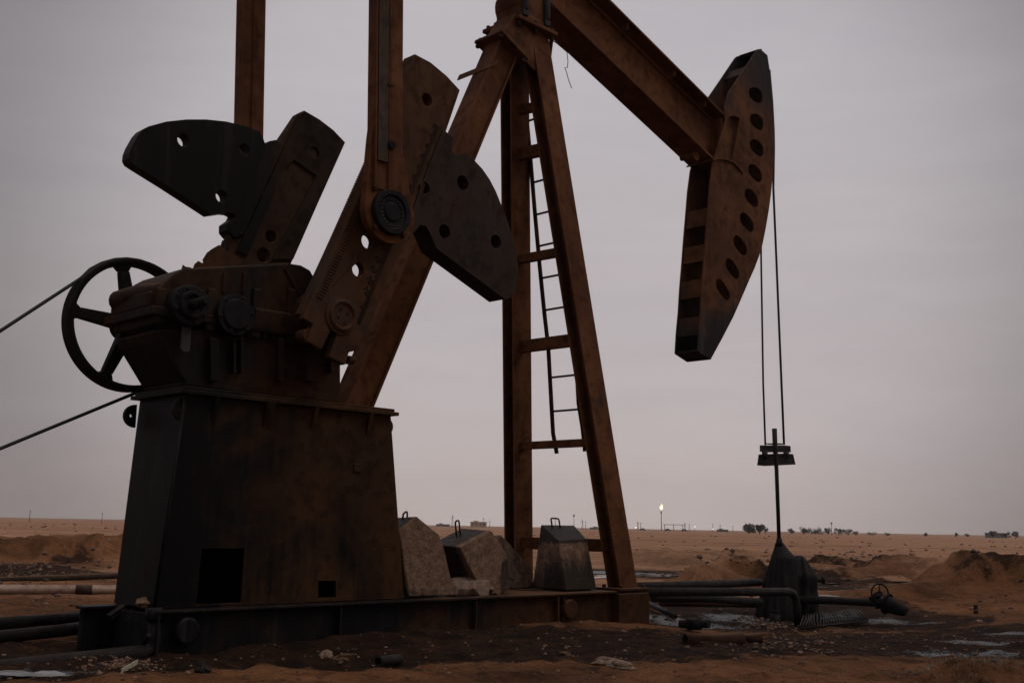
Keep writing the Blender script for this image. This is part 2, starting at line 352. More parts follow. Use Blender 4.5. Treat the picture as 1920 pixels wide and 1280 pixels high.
def height(x, y):
    r = np.hypot(x, y)
    near = np.exp(-(r/26.)**2)
    h = fbm(x, y, .22, 3, 1)*.10*np.clip((r-6)/14, 0, 1)*np.exp(-r/500) + fbm(x, y, 1.1, 4, 2)*.035*np.exp(-r/45)
    h += near*(fbm(x, y, 5.0, 4, 7)*.020+np.maximum(0, fbm(x, y, 2.2, 4, 9))*.075) + np.exp(-(r/19.)**2)*((.5-np.abs(fbm(x, y, 1.7, 5, 12))*2)*.06+np.maximum(0, fbm(x, y, 4.2, 3, 13))*.06)*np.clip(.35+oil_base(x, y), 0, 1)
    # hollow round the well head and a slight fall along the skid
    w = LW(10.9, -.2); h += -.27*gauss(x, y, w.x, w.y, 3.4, 3.2)
    w = LW(7.6, -.4); h += -.07*gauss(x, y, w.x, w.y, 1.6, 1.6)
    # sand banked against the near beam
    lx = (x-O.x)*U.x+(y-O.y)*U.y; ly = (x-O.x)*V.x+(y-O.y)*V.y
    bank = np.exp(-((ly+.12)/.28)**2)*np.clip((lx-.4)/.6, 0, 1)*np.clip((7.6-lx)/.8, 0, 1)
    h += bank*(.055+.03*fbm(x, y, 1.6, 3, 4))
    hs = humps(x, y)
    h += hs
    oil = oil_base(x, y); flat = np.clip((oil-.45)*2, 0, 1)*near
    h = h-flat*.02
    return h
def hz(x, y): return float(height(np.array([x]), np.array([y]))[0])
def G(px, py, lift=0.):
    z = 0.
    for _ in range(6):
        p = onzw(px, py, z); z = z*.25+hz(p.x, p.y)*.75
    p = onzw(px, py, z); return Vector((p.x, p.y, hz(p.x, p.y)+lift))

def GV(px, py):                          # the same for many points at once
    px = np.asarray(px, float); py = np.asarray(py, float); a = (px-960)/F; b = (640-py)/F
    dx = FWD.x+RT.x*a+UPV.x*b; dy = FWD.y+RT.y*a+UPV.y*b; dz = FWD.z+RT.z*a+UPV.z*b; z = np.zeros_like(px)
    for _ in range(6):
        t = (z-H)/dz; z = z*.25+height(dx*t, dy*t)*.75
    t = (z-H)/dz; return np.stack([dx*t, dy*t, height(dx*t, dy*t)], -1)
rad = [.6]
while rad[-1] < 6.5: rad.append(rad[-1]*1.10)
while rad[-1] < 34: rad.append(rad[-1]*1.0062)
while rad[-1] < 120: rad.append(rad[-1]*1.03)
while rad[-1] < 14000: rad.append(rad[-1]*1.09)
ang = list(np.linspace(R(-42), R(42), 560))
ang += list(np.linspace(R(42), R(318), 56))[1:-1]
rad = np.array(rad); ang = np.array(ang); na = len(ang); nr = len(rad)
RR, AA = np.meshgrid(rad, ang, indexing='ij'); GX = RR*np.sin(AA); GY = RR*np.cos(AA)
GZ = height(GX, GY)
me = bpy.data.meshes.new('ground')
co_ = np.stack([GX, GY, GZ], -1).reshape(-1, 3)
idx = np.arange(nr*na).reshape(nr, na); nxt = np.roll(idx, -1, axis=1)
q = np.stack([idx[:-1], idx[1:], nxt[1:], nxt[:-1]], -1).reshape(-1, 4)
cen = len(co_); co_ = np.vstack([co_, [[0, 0, GZ[0].mean()]]])
tri = np.stack([np.full(na, cen), idx[0], nxt[0]], -1)
me.from_pydata(co_.tolist(), [], q.tolist()+tri.tolist())
me.polygons.foreach_set('use_smooth', [True]*len(me.polygons))
oilv = np.append(oil_base(GX, GY).reshape(-1), 0.)
a = me.attributes.new('oil', 'FLOAT', 'POINT'); a.data.foreach_set('value', oilv.astype(np.float32))
hsv = np.clip(humps(GX, GY)*6, 0, 1)
wetv = np.clip(wet_base(GX, GY)*(1-hsv), 0, 1.2)
a = me.attributes.new('wet', 'FLOAT', 'POINT'); a.data.foreach_set('value', np.append(wetv.reshape(-1), 0.).astype(np.float32))
rr_ = np.hypot(GX, GY)
dk = np.clip(1.15-(rr_-13)/17+fbm(GX, GY, .25, 4, 8)*.35, 0, 1)
# the spoil heaps are fresh red-brown earth
def zone2(px, py, depth, a, b):
    p = at(px, py, depth); return gauss(GX, GY, p.x, p.y, a, b)
dk = np.maximum(dk, .75*np.clip(zone2(60, 1030, 28, 6, 3.5)+zone2(1850, 1060, 21.5, 1.6, 1.6)+zone2(1400, 1060, 25, 1.1, 1.2)+zone2(1650, 1050, 29, 2., 1.8)*.7, 0, 1))
pale = zone2(1560, 1225, 9.4, .5, .3)*0
a = me.attributes.new('earth', 'FLOAT', 'POINT'); a.data.foreach_set('value', np.append(dk.reshape(-1), 0.).astype(np.float32))
def groundmat():
    m, nt, b = newmat('desert_earth')
    tc = nd(nt, 'ShaderNodeTexCoord').outputs['Object']
    oil = nd(nt, 'ShaderNodeAttribute', attribute_name='oil').outputs['Fac']; ea = nd(nt, 'ShaderNodeAttribute', attribute_name='earth').outputs['Fac']
    n0 = noise(nt, tc, .035, 6, .65, .5); n1 = noise(nt, tc, .5, 7, .65, .6); n2 = noise(nt, tc, 3.2, 8, .68, .4); n3 = noise(nt, tc, 24, 6, .72); n4 = noise(nt, tc, 110, 3, .7)
    bands = noise(nt, mapped(nt, tc, (.006, .03, 1)), 1., 5, .6)
    sand = mix(nt, ramp(nt, n0, .35, .65), (.39, .20, .112), (.46, .255, .152))
    sand = mix(nt, ramp(nt, bands, .46, .66, 0, .5), sand, (.24, .12, .064))
    b2 = noise(nt, mapped(nt, tc, (.02, .14, 1)), 1., 6, .7)
    sand = mix(nt, ramp(nt, b2, .50, .64, 0, .75), sand, (.15, .082, .048))
    sp_ = noise(nt, mapped(nt, tc, (.45, 1.1, 1)), 1., 7, .75, .6)
    sand = mix(nt, ramp(nt, sp_, .50, .62, 0, .62), sand, (.165, .085, .047))
    sand = mix(nt, ramp(nt, n2, .54, .68, 0, .5), sand, (.12, .062, .035))
    earth = mix(nt, ramp(nt, n2, .32, .66), (.10, .043, .019), (.33, .145, .064))
    c = mix(nt, ramp(nt, mth(nt, 'ADD', ea, mth(nt, 'MULTIPLY', mth(nt, 'SUBTRACT', n1, .5), .8)), .25, .75), sand, earth)
    pt = mth(nt, 'ADD', mth(nt, 'MULTIPLY', n1, .55), mth(nt, 'MULTIPLY', n2, .45)); fg = mth(nt, 'ADD', .30, mth(nt, 'MULTIPLY', ea, .65))
    c = mix(nt, mth(nt, 'MULTIPLY', ramp(nt, pt, .44, .60), fg), c, (.034, .016, .0085))
    c = mix(nt, ramp(nt, n3, .50, .68, 0, .5), c, (.045, .021, .011))
    c = mix(nt, ramp(nt, n4, .62, .74, 0, .6), c, (.30, .17, .10))
    c = mix(nt, ramp(nt, n4, .26, .40, .7, 0), c, (.02, .010, .006))
    om = ramp(nt, mth(nt, 'ADD', oil, mth(nt, 'MULTIPLY', mth(nt, 'SUBTRACT', mth(nt, 'ADD', mth(nt, 'MULTIPLY', n2, .6), mth(nt, 'MULTIPLY', n3, .4)), .5), 1.1)), .22, .50)
    st_ = mix(nt, ramp(nt, n2, .40, .68), (.0095, .0072, .006), (.044, .020, .0105)); st_ = mix(nt, ramp(nt, n4, .58, .72, 0, .7), st_, (.085, .046, .027))
    thru = ramp(nt, mth(nt, 'ADD', mth(nt, 'MULTIPLY', noise(nt, mapped(nt, tc, (1, 2.2, 1)), 1.3, 7, .7, .8), .6), mth(nt, 'MULTIPLY', n3, .4)),   .50, .60, .95, .28)
    thru = mth(nt, 'MAXIMUM', thru, ramp(nt, oil, .70, 1.05, 0, .92))
    c = mix(nt, mth(nt, 'MULTIPLY', om, thru), c, st_)
    wa = nd(nt, 'ShaderNodeAttribute', attribute_name='wet').outputs['Fac']
    wet = ramp(nt, mth(nt, 'ADD', wa, mth(nt, 'MULTIPLY', mth(nt, 'SUBTRACT', mth(nt, 'ADD', mth(nt, 'MULTIPLY', n2, .35), mth(nt, 'MULTIPLY', n3, .65)), .5), 3.0)), .55, .85)
    c = mix(nt, wet, c, (.008, .0068, .0064))
    nt.links.new(c, b.inputs['Base Color'])
    nt.links.new(ramp(nt, wet, 0, 1, .96, .33), b.inputs['Roughness'])
    nt.links.new(ramp(nt, wet, 0, 1, .06, .5), b.inputs['Specular IOR Level'])
    hgt = mth(nt, 'ADD', mth(nt, 'MULTIPLY', n2, 1.), mth(nt, 'ADD', mth(nt, 'MULTIPLY', n3, .5), mth(nt, 'MULTIPLY', n4, .12)))
    bump(nt, b, hgt, 1.0, .10)
    return m
M['ground'] = groundmat(); me.materials.append(M['ground'])
g = bpy.data.objects.new('ground', me); COL.objects.link(g); tag(g, kind='structure')

# oil pools: thin flat sheets lying in the hollows
def oilmat():
    m, nt, b = newmat('standing_crude_oil'); tc = nd(nt, 'ShaderNodeTexCoord').outputs['Object']
    b.inputs['Base Color'].default_value = (.006, .005, .005, 1)
    nt.links.new(ramp(nt, noise(nt, tc, 4, 5, .6), .4, .65, .06, .3), b.inputs['Roughness'])
    bump(nt, b, noise(nt, tc, 9, 4, .6), .12, .02); return m
M['oil'] = oilmat()
def pool(px, py, a, b_, seed, rot=0):
    p = G(px, py); n = 60; c, s_ = math.cos(rot), math.sin(rot)
    pts = []
    for i in range(n):
        t = 2*math.pi*i/n; k = 1+.42*mnoise.noise(Vector((math.cos(t)*1.5, math.sin(t)*1.5, seed)))+.22*mnoise.noise(Vector((math.cos(t)*5, math.sin(t)*5, seed+4)))
        u, v = a*k*math.cos(t), b_*k*math.sin(t); pts.append((p.x+u*c-v*s_, p.y+u*s_+v*c))
    z = np.percentile(height(np.array([q[0] for q in pts]), np.array([q[1] for q in pts])), 45)+.006
    mb = MB(); mb.add([(x, y, z) for x, y in pts]+[(p.x, p.y, z)], [(i, (i+1) % n, n) for i in range(n)], True)
    tag(mb.build('oil_pool', M['oil'], loc=(p.x, p.y, z)), kind='structure')
for a_ in [(1228, 1078, .45, .7, 1), (1130, 1080, .55, .8, 2), (1565, 1116, .65, .22, 3), (1530, 1092, .5, .35, 4), (60, 1266, .42, .16, 5), (1675, 1094, .45, .3, 6),
           (1570, 1090, .3, .2, 9), (1440, 1080, .5, .3, 12)]: pool(*a_)

# ------------------------------------------------------------------ the pump jack
PJ = empty('pump_jack', (O.x, O.y, 0), math.pi/2-YAW)
tag(PJ, 'huge rusty oil pump jack on a black oil-soaked pedestal with raised cranks', 'pump jack')
def part(mb, name, mat, parent=PJ, bevel=.008, label=None):
    o = mb.build(name, mat, parent, bevel=bevel)
    if label: o['label'] = label
    return o
HPROF = lambda w, d, t: [(-w/2, -d/2), (w/2, -d/2), (w/2, -d/2+t), (t/2, -d/2+t), (t/2, d/2-t), (w/2, d/2-t), (w/2, d/2), (-w/2, d/2), (-w/2, d/2-t), (-t/2, d/2-t), (-t/2, -d/2+t), (-w/2, -d/2+t)]
YC = .95
# -- skid: long I-beams and cross members
sk = MB()
def ibeam_x(mb, x0, x1, y, z0, z1, w=.2, t=.028):
    mb.box(x0, x1, y, y+w, z1-t, z1); mb.box(x0, x1, y, y+w, z0, z0+t); mb.box(x0, x1, y+w*.38, y+w*.38+.03, z0+t, z1-t)
ibeam_x(sk, -.04, 7.04, 0, -.14, .4, .22)
ibeam_x(sk, -.30, 7.04, .86, -.14, .397, .2)
ibeam_x(sk, .75, 7.04, 1.98, -.2, .397, .2)
for x in (1.4, 3.2, 4.1, 5.0, 6.0, 6.88): sk.box(x, x+.12, .224, 1.978, .0, .37)
sk.box(3.15, 6.86, .24, .85, .372, .388)
skid = part(sk, 'skid', M['skid'])
e = MB(); e.box(-.012, .012, .004, .215, -.16, .385); e.box(.0, .012, .215, .86, -.05, .37)
# open end web with rounded cut-out beside the near beam
part(e, 'end_plate', M['black'], skid)
for px in (345, 1063):
    c = ony(px, 1181 if px < 500 else 1141, .06); t = MB(); t.lathe((c.x, 0, c.z), [(.12, .085), (.12, -.012), (.10, -.022), (.0, -.022)]); part(t, 'trunnion', M['skid'], skid, .004)
c = ony(1053, 1141, .0)
for x0, x1 in ((c.x-.05, c.x-.025), (c.x+.06, c.x+.085), (2.0, 2.02), (3.9, 3.92), (5.4, 5.42)):
    s_ = MB(); s_.box(x0, x1, .012, .084, -.10, .365); part(s_, 'web_stiffener', M['skid'], skid, .003)
fb = MB(); a0 = ony(1163, 1150, -.02); ex0, ex1 = ony(1161, 1150, -.05).x, ony(1218, 1150, -.05).x; fb.box(ex0, ex1, -.05, .236, -.32, .368); part(fb, 'end_box', M['skid'], skid, .01)
# toe lugs at the open end
for (px, py) in ((222, 1142), (250, 1142)):
    c = onx(px, py, -.3 if px < 240 else -.2); t = MB()
    p0 = ony(px+8, py-6, .84); p1 = ony(px-22, py+14, .84); t.bar((p0.x, .80, p0.z), (p1.x, .80, p1.z), .05, .10); part(t, 'toe_lug', M['black'], skid, .006)

# -- pedestal
pd = MB()
zt = 2.385; zb = .401
NLb, NRb, NLt, NRt = (.10, .30), (3.07, .30), (.235, .235), (2.74, .235)
FLb, FRb, FLt, FRt = (.10, 1.10), (3.07, 1.10), (.235, 1.14), (2.74, 1.14)
def facept(u, v): # near face bilinear (u along x, v up) -> xyz
    b = Vector((NLb[0]+(NRb[0]-NLb[0])*u, NLb[1]+(NRb[1]-NLb[1])*u, zb)); t = Vector((NLt[0]+(NRt[0]-NLt[0])*u, NLt[1]+(NRt[1]-NLt[1])*u, zt)); return b+(t-b)*v
def hole_uv(x0, y0, x1, y1):
    def uv(px, py):
        p = ony(px, py, .29); v = (p.z-zb)/(zt-zb); xa = NLb[0]+(NLt[0]-NLb[0])*v; xb = NRb[0]+(NRt[0]-NRb[0])*v; return (p.x-xa)/(xb-xa), v
    return uv(x0, y0), uv(x1, y1)
(o1a, o1b) = hole_uv(378, 1027, 453, 1137); (o2a, o2b) = hole_uv(597, 1088, 632, 1131)
us = sorted({0, o1a[0], o1b[0], o2a[0], o2b[0], 1, .45, .8}); vs_ = sorted({.0, max(o1b[1], .01), max(o2b[1], .014)+.004, o2a[1], o1a[1], .5, .75, 1})
r1 = (o1a[0], o1b[0], max(o1b[1], .01), o1a[1]); r2 = (o2a[0], o2b[0], max(o2b[1], .014)+.004, o2a[1])
for i in range(len(us)-1):
    for j in range(len(vs_)-1):
        um, vm = (us[i]+us[i+1])/2, (vs_[j]+vs_[j+1])/2
        if any(q[0] < um < q[1] and q[2] < vm < q[3] for q in (r1, r2)): continue
        pd.add([facept(us[i], vs_[j]), facept(us[i+1], vs_[j]), facept(us[i+1], vs_[j+1]), facept(us[i], vs_[j+1])], [(0, 1, 2, 3)])
for q in (r1, r2):
    cs = [facept(q[0], q[2]), facept(q[1], q[2]), facept(q[1], q[3]), facept(q[0], q[3])]; ins = [c+Vector((0, .03, 0)) for c in cs]
    pd.add(cs+ins, [(k, (k+1) % 4, 4+(k+1) % 4, 4+k) for k in range(4)])
B3 = lambda p, z: Vector((p[0], p[1], z))
for a_, b_ in ((NRb, FRb), (FRb, FLb), (FLb, NLb)):
    tt = {NLb: NLt, NRb: NRt, FLb: FLt, FRb: FRt}
    pd.add([B3(a_, zb), B3(b_, zb), B3(tt[b_], zt), B3(tt[a_], zt)], [(0, 1, 2, 3)])
pd.add([B3(NLb, zb), B3(NRb, zb), B3(FRb, zb), B3(FLb, zb)], [(0, 1, 2, 3)])
ped = part(pd, 'pedestal', M['pedestal'], PJ, 0)
tp = MB(); tp.box(.16, 2.80, .16, 1.20, zt+.001, zt+.04); tp.box(.19, 2.76, .19, 1.17, zt+.042, zt+.075)
part(tp, 'top_plate', M['pedestal'], ped, .006)
tp = MB(); tp.box(2.35, 2.84, .62, 1.12, zt+.076, zt+.10); part(tp, 'leg_foot_plate', M['pedestal'], ped, .006)
for px, py0, py1 in ((405, 742, 800), (505, 752, 806), (590, 765, 813), (693, 772, 822)):
    a_ = ony(px, py0, .22); b_ = ony(px, py1, .24); gu = MB()
    w = .022 if px not in (505,) else .05
    gu.hexa([(a_.x-w, .245, b_.z), (a_.x+w, .245, b_.z), (a_.x+w, .26, b_.z), (a_.x-w, .26, b_.z)], [(a_.x-w, .165, zt), (a_.x+w, .165, zt), (a_.x+w, .245, zt), (a_.x-w, .245, zt)])
    part(gu, 'gusset', M['pedestal'], ped, .004)
# lifting lugs: half discs standing off the corners
def lug(cx, cz, y, r, sgn, t=.04):
    mb = MB(); pts = [(cx, cz+r)]+[(cx+sgn*r*1.1*math.sin(math.pi*i/14), cz+r*math.cos(math.pi*i/14)) for i in range(1, 14)]+[(cx, cz-r)]
    mb.prism(pts, y, y+t, [circ(cx+sgn*r*.45, cz, r*.16, 12)]); part(mb, 'lifting_lug', M['pedestal'], ped, .004)
c = ony(348, 767, .25); lug(c.x, c.z, .25, .115, -1)
c = ony(254, 780, 1.08); lug(c.x, c.z, 1.06, .115, -1)
c = ony(735, 798, .30); lug(c.x, c.z, .42, .105, 1)
c = ony(668, 877, .27); bb = MB(); bb.box(c.x-.05, c.x+.05, .235, .275, c.z-.045, c.z+.045); part(bb, 'weld_block', M['pedestal'], ped, .006)
# black weld bead and oil ledge along the corner
bb = MB(); bb.tube([B3(NLb, zb), B3(NLt, zt)], .018, 8); part(bb, 'corner_weld', M['black'], ped, 0)

# -- gearbox
gb = MB()
low = P2([(290, 618), (300, 640), (345, 716), (345, 731), (640, 763), (640, 640), (590, 618)], .32)
low = [(p[0], max(p[1], zt+.077)) for p in low]
gb.prism(low, .32, 1.16)
gear = part(gb, 'gearbox', M['gear'], PJ, .03)
hs = MB()
top = P2([(290, 578), (290, 552), (296, 540), (318, 520), (330, 511), (345, 503), (370, 502), (440, 498), (540, 493), (566, 497), (582, 506), (590, 520), (596, 545), (596, 600), (290, 608)], .30)
hs.prism(top, .30, 1.16); part(hs, 'housing_cover', M['gear'], gear, .05)
fl = MB(); p = P2([(283, 570), (283, 590), (560, 622), (560, 598)], .26)
zf = .5*(p[0][1]+p[1][1]); fl.box(p[0][0], 1.66, .24, 1.24, zf-.045, zf+.04); part(fl, 'split_flange', M['gear'], gear, .012)
# nose on the left end of the cover
ns_ = MB()
for k in (0,):
    a_ = ony(300, 545, .35); ns_.tube([(a_.x+.02, .34, a_.z-.03), (a_.x-.02, .7, a_.z-.0), (a_.x-.06, 1.1, a_.z-.02)], .11, 14); ns_.box(a_.x-.12, a_.x+.1, .33, 1.12, zf+.04, a_.z-.02)
part(ns_, 'cover_nose', M['gear'], gear, .02)
for px in (300, 330, 395, 470, 500, 530):
    c = ony(px, 612, .25); t = MB(); t.tube([(c.x, .285, zf-.10), (c.x, .285, zf+.07)], .022, 6); part(t, 'flange_bolt', M['gear'], gear, .003)
for px, x1 in ((300, .0), (395, .0), (480, 0), (545, 0)):
    a_ = ony(px, 560, .3); t = MB(); t.box(a_.x-.05, a_.x+.05, .26, .305, zf-.12, a_.z+.10); part(t, 'housing_lug', M['gear'], gear, .015)
for px, wd_ in ((433, .018), (447, .018), (395, .05), (520, .03), (575, .06), (615, .02)):
    a_ = ony(px, 636, .32); b_ = ony(px, 716 if wd_ > .02 else 700, .32); t = MB(); t.prism([(a_.x-wd_, a_.z), (a_.x+wd_, a_.z), (b_.x+wd_*.8, max(b_.z, zt+.09)), (b_.x-wd_*.8, max(b_.z, zt+.09))], .24+.0*wd_, .335); part(t, 'rib', M['gear'], gear, .01)
a_ = ony(490, 530, .3)
for px in (420, 457): 
    a_ = ony(px, 512, .3); b_ = ony(px, 550, .3); t = MB(); t.box(a_.x-.015, a_.x+.015, .275, .315, b_.z, a_.z); part(t, 'cover_rib', M['gear'], gear, .01)
a_ = ony(533, 503, .3); b_ = ony(562, 552, .3); t = MB(); t.bar((a_.x, .292, a_.z), (b_.x, .292, b_.z), .03, .03); part(t, 'cover_rib', M['gear'], gear, .004)
c = ony(357, 573, .16); bc = MB()
bc.lathe((c.x, 0, c.z), [(.20, .32), (.20, .15), (.19, .14), (.135, .14), (.135, .10), (.125, .09), (.10, .09), (.10, .12), (.05, .12), (.05, -.06), (0, -.06)], 32)
for k in range(8):
    an = k*math.pi/4+.3; bc.tube([(c.x+.165*math.cos(an), .16, c.z+.165*math.sin(an)), (c.x+.165*math.cos(an), .118, c.z+.165*math.sin(an))], .018, 6)
part(bc, 'bearing_cap', M['black'], gear, .004)
t = MB(); t.tube([(c.x, .10, c.z+.01), (c.x+.0, -.16, c.z+.012)], .042, 12); t.box(c.x-.012, c.x+.012, -.16, .0, c.z+.04, c.z+.062); part(t, 'shaft_stub', M['black'], gear, .004)
c = ony(443, 590, .18); bc = MB()
bc.lathe((c.x, 0, c.z), [(.205, .32), (.205, .17), (.155, .17), (.155, .155), (.145, .145), (0, .145)], 32)
for k in range(6):
    an = k*math.pi/3+.2; bc.tube([(c.x+.178*math.cos(an), .18, c.z+.178*math.sin(an)), (c.x+.178*math.cos(an), .148, c.z+.178*math.sin(an))], .016, 6)
part(bc, 'bearing_cap', M['black'], gear, .004)
c = ony(520, 597, .2); t = MB(); t.box(c.x-.24, c.x+.36, .235, .33, c.z-.15, c.z+.09); part(t, 'bearing_block', M['gear'], gear, .03)
a_ = ony(351, 612, .2); b_ = ony(351, 660, .2); t = MB(); t.prism([(a_.x-.045, a_.z), (a_.x+.045, a_.z), (a_.x+.05, b_.z+.03), (a_.x+.03, b_.z), (a_.x-.03, b_.z), (a_.x-.05, b_.z+.03)], .20, .225); part(t, 'level_gauge', M['grey'], gear, .006)
# crank shaft
SH = ony(640, 592, -.2)
t = MB(); t.tube([(SH.x, -.01, SH.z), (SH.x, 2.0, SH.z)], .17, 20); t.lathe((SH.x, 0, SH.z), [(.3, .10), (.3, .31)], 24); part(t, 'crank_shaft', M['gear'], gear, .004)
# torn sheet-metal guard lying on the cover
def sheet(mb, pts, t=.006):
    n = len(pts); nrm = (Vector(pts[1])-Vector(pts[0])).cross(Vector(pts[2])-Vector(pts[0])).normalized()*t
    mb.add([Vector(p) for p in pts]+[Vector(p)+nrm for p in pts], [tuple(range(n)), tuple(reversed(range(n, 2*n)))]+[(i, (i+1) % n, n+(i+1) % n, n+i) for i in range(n)])
sm = MB()
sheet(sm, [ony(a_, b_, .62) for a_, b_ in ((383, 499), (380, 487), (388, 474), (397, 467), (411, 459), (425, 470), (438, 477), (452, 489), (444, 497), (420, 503))])
sheet(sm, [ony(a_, b_, .55) for a_, b_ in ((362, 503), (365, 495), (372, 489), (379, 493), (392, 489), (402, 501))])
sheet(sm, [ony(a_, b_, .5) for a_, b_ in ((340, 507), (343, 496), (348, 500), (356, 501), (366, 505))])
part(sm, 'torn_guard_sheet', M['crank'], gear, 0)

# -- sheave and belt
SV = ony(245, 610, 1.55); rw = .70
w = MB()
w.lathe((SV.x, 0, SV.z), [(rw, 1.46), (rw, 1.64), (rw-.03, 1.64), (rw-.068, 1.62), (rw-.068, 1.48), (rw-.03, 1.46), (rw, 1.46)], 72)
wheel = part(w, 'sheave', M['wheelm'], PJ, .008)
t = MB(); t.lathe((SV.x, 0, SV.z), [(.15, 1.36), (.15, 1.74)], 24); t.tube([(SV.x, 1.1, SV.z), (SV.x, 1.76, SV.z)], .06, 12); part(t, 'hub', M['wheelm'], wheel, .01)
def ang_px(px, py):
    p = ony(px, py, 1.55); return math.atan2(p.z-SV.z, p.x-SV.x)
for k in range(5):
    an = ang_px(142, 585)+k*2*math.pi/5; d = Vector((math.cos(an), 0, math.sin(an))); n_ = Vector((-d.z, 0, d.x)); c = Vector((SV.x, 0, SV.z)); t = MB()
    def sec(r, w_, y0, y1): return [c+d*r+n_*w_+Vector((0, y0, 0)), c+d*r-n_*w_+Vector((0, y0, 0)), c+d*r-n_*w_+Vector((0, y1, 0)), c+d*r+n_*w_+Vector((0, y1, 0))]
    t.hexa(sec(.12, .075, 1.49, 1.61), sec(rw-.13, .055, 1.51, 1.59)); t.hexa(sec(rw-.131, .055, 1.51, 1.59), sec(rw-.064, .09, 1.49, 1.61)); part(t, 'spoke', M['wheelm'], wheel, .012)
# belt loop down to the motor sheave (off to the left)
ub = ony(0, 622, 1.5); lb = ony(0, 842, 1.5); ut = ony(158, 519, 1.5); lt = ony(258, 736, 1.5)
def ext(p, q, k): return p+(q-p)*k
mu, ml = ext(ut, ub, 2.6), ext(lt, lb, 2.2); mc = (mu+ml)/2; mr = (mu-ml).length/2
bl = MB()
for dy in (-.022, .022):
    path = [Vector((lt.x+.1, 1.55+dy, SV.z-rw+.0)), Vector((lt.x, 1.55+dy, lt.z))]
    path = [Vector((lt.x, 1.55+dy, lt.z)), Vector((ml.x, 1.55+dy, ml.z))]
    a0 = math.atan2(ml.z-mc.z, ml.x-mc.x)
    for k in range(1, 12): path.append(Vector((mc.x+mr*math.cos(a0-math.pi*k/12), 1.55+dy, mc.z+mr*math.sin(a0-math.pi*k/12))))
    path += [Vector((mu.x, 1.55+dy, mu.z)), Vector((ut.x, 1.55+dy, ut.z))]
    au = math.atan2(ut.z-SV.z, ut.x-SV.x); al = math.atan2(lt.z-SV.z, lt.x-SV.x)
    for k in range(1, 20):
        an = au+(al-au)*k/20; path.append(Vector((SV.x+(rw+.006)*math.cos(an), 1.55+dy, SV.z+(rw+.006)*math.sin(an))))
    path.append(path[0]); bl.tube(path, .015, 8, caps=False)
part(bl, 'drive_belt', M['rubber'], PJ, 0)
t = MB(); t.lathe((mc.x, 0, mc.z), [(mr-.03, 1.45), (mr-.03, 1.65)], 40); t.tube([(mc.x, .9, mc.z), (mc.x, 1.7, mc.z)], .05, 12); part(t, 'motor_sheave', M['wheelm'], PJ, .01)
t = MB(); t.lathe((mc.x, 0, mc.z), [(.3, .3), (.3, .9)], 24); t.box(mc.x-.35, mc.x+.35, .3, .9, hz(*LW(mc.x, .6).xy)-.1, mc.z-.28); part(t, 'motor', M['black'], PJ, .01)

# -- near crank with counterweight
front = [(573, 586), (640, 440), (711, 282), (752, 162), (778, 101), (808, 117), (838, 142), (863, 169), (838, 243), (766, 434), (690, 618), (672, 656), (655, 660), (648, 684), (617, 669), (634, 622), (629, 612), (621, 618), (603, 656), (576, 640), (587, 607), (570, 597)]
ck = MB(); yk = -.20
ck.prism(P2(front, yk), yk, yk+.10, [circp(801, 187, yk, .075, 18), circp(690, 452, yk, .08, 18), circp(672, 505, yk, .075, 18)])
ck.prism(P2([(573, 586), (640, 440), (711, 282), (752, 162), (778, 101), (784, 104), (760, 166), (719, 284), (648, 442), (582, 588)], yk), yk+.1005, .0)
crank = part(ck, 'crank', M['crank'], PJ, .012)
pl = MB(); p = P2([(790, 176), (812, 176), (812, 200), (790, 200)], yk); c = ony(801, 187, -.05); pl.lathe((c.x, 0, c.z), [(.12, yk+.104), (.12, yk+.12)], 18); part(pl, 'blanking_plate', M['crank'], crank, .003)
# gear rack teeth down the left flank, ruler ticks down the right edge
tk = MB(); a_ = ony(592, 560, yk); b_ = ony(706, 300, yk); n = 58
dv = (b_-a_).normalized(); nv = Vector((-dv.z, 0, dv.x))
for i in range(n):
    p = a_.lerp(b_, i/n); tk.hexa([p+nv*.0+Vector((0, .012, 0)), p+dv*.022+Vector((0, .012, 0)), p+dv*.022+Vector((0, .19, 0)), p+Vector((0, .19, 0))],
                                   [p+nv*.03+dv*.006+Vector((0, .012, 0)), p+nv*.03+dv*.018+Vector((0, .012, 0)), p+nv*.03+dv*.018+Vector((0, .19, 0)), p+nv*.03+dv*.006+Vector((0, .19, 0))])
part(tk, 'rack_teeth', M['crank'], crank, 0)
for (x0, y0, x1, y1) in ((568, 590, 704, 286),):
    t = MB(); a_ = ony(x0+22, y0-36, yk); b_ = ony(x1+8, y1+10, yk)
    for i in range(52):
        p = a_.lerp(b_, i/52)+Vector((.035, 0, -.0)); t.bar(p+Vector((0, -.004, 0)), p+nv*-.07+dv*.015+Vector((0, -.004, 0)), .012, .012)
    part(t, 'tooth_marks', M['crank'], crank, 0)
t = MB(); a_ = ony(823, 240, yk); b_ = ony(674, 612, yk); d_ = (b_-a_)
for i in range(92):
    p = a_.lerp(b_, i/92); L = .05 if i % 5 else .085
    if 0.38 < i/92 < .52: pass
    side = Vector((-d_.normalized().z, 0, d_.normalized().x))
    t.bar(p+Vector((0, -.003, 0)), p+side*-L+Vector((0, -.003, 0)), .014, .008)
part(t, 'ruler_ticks', M['farcast'], crank, 0)
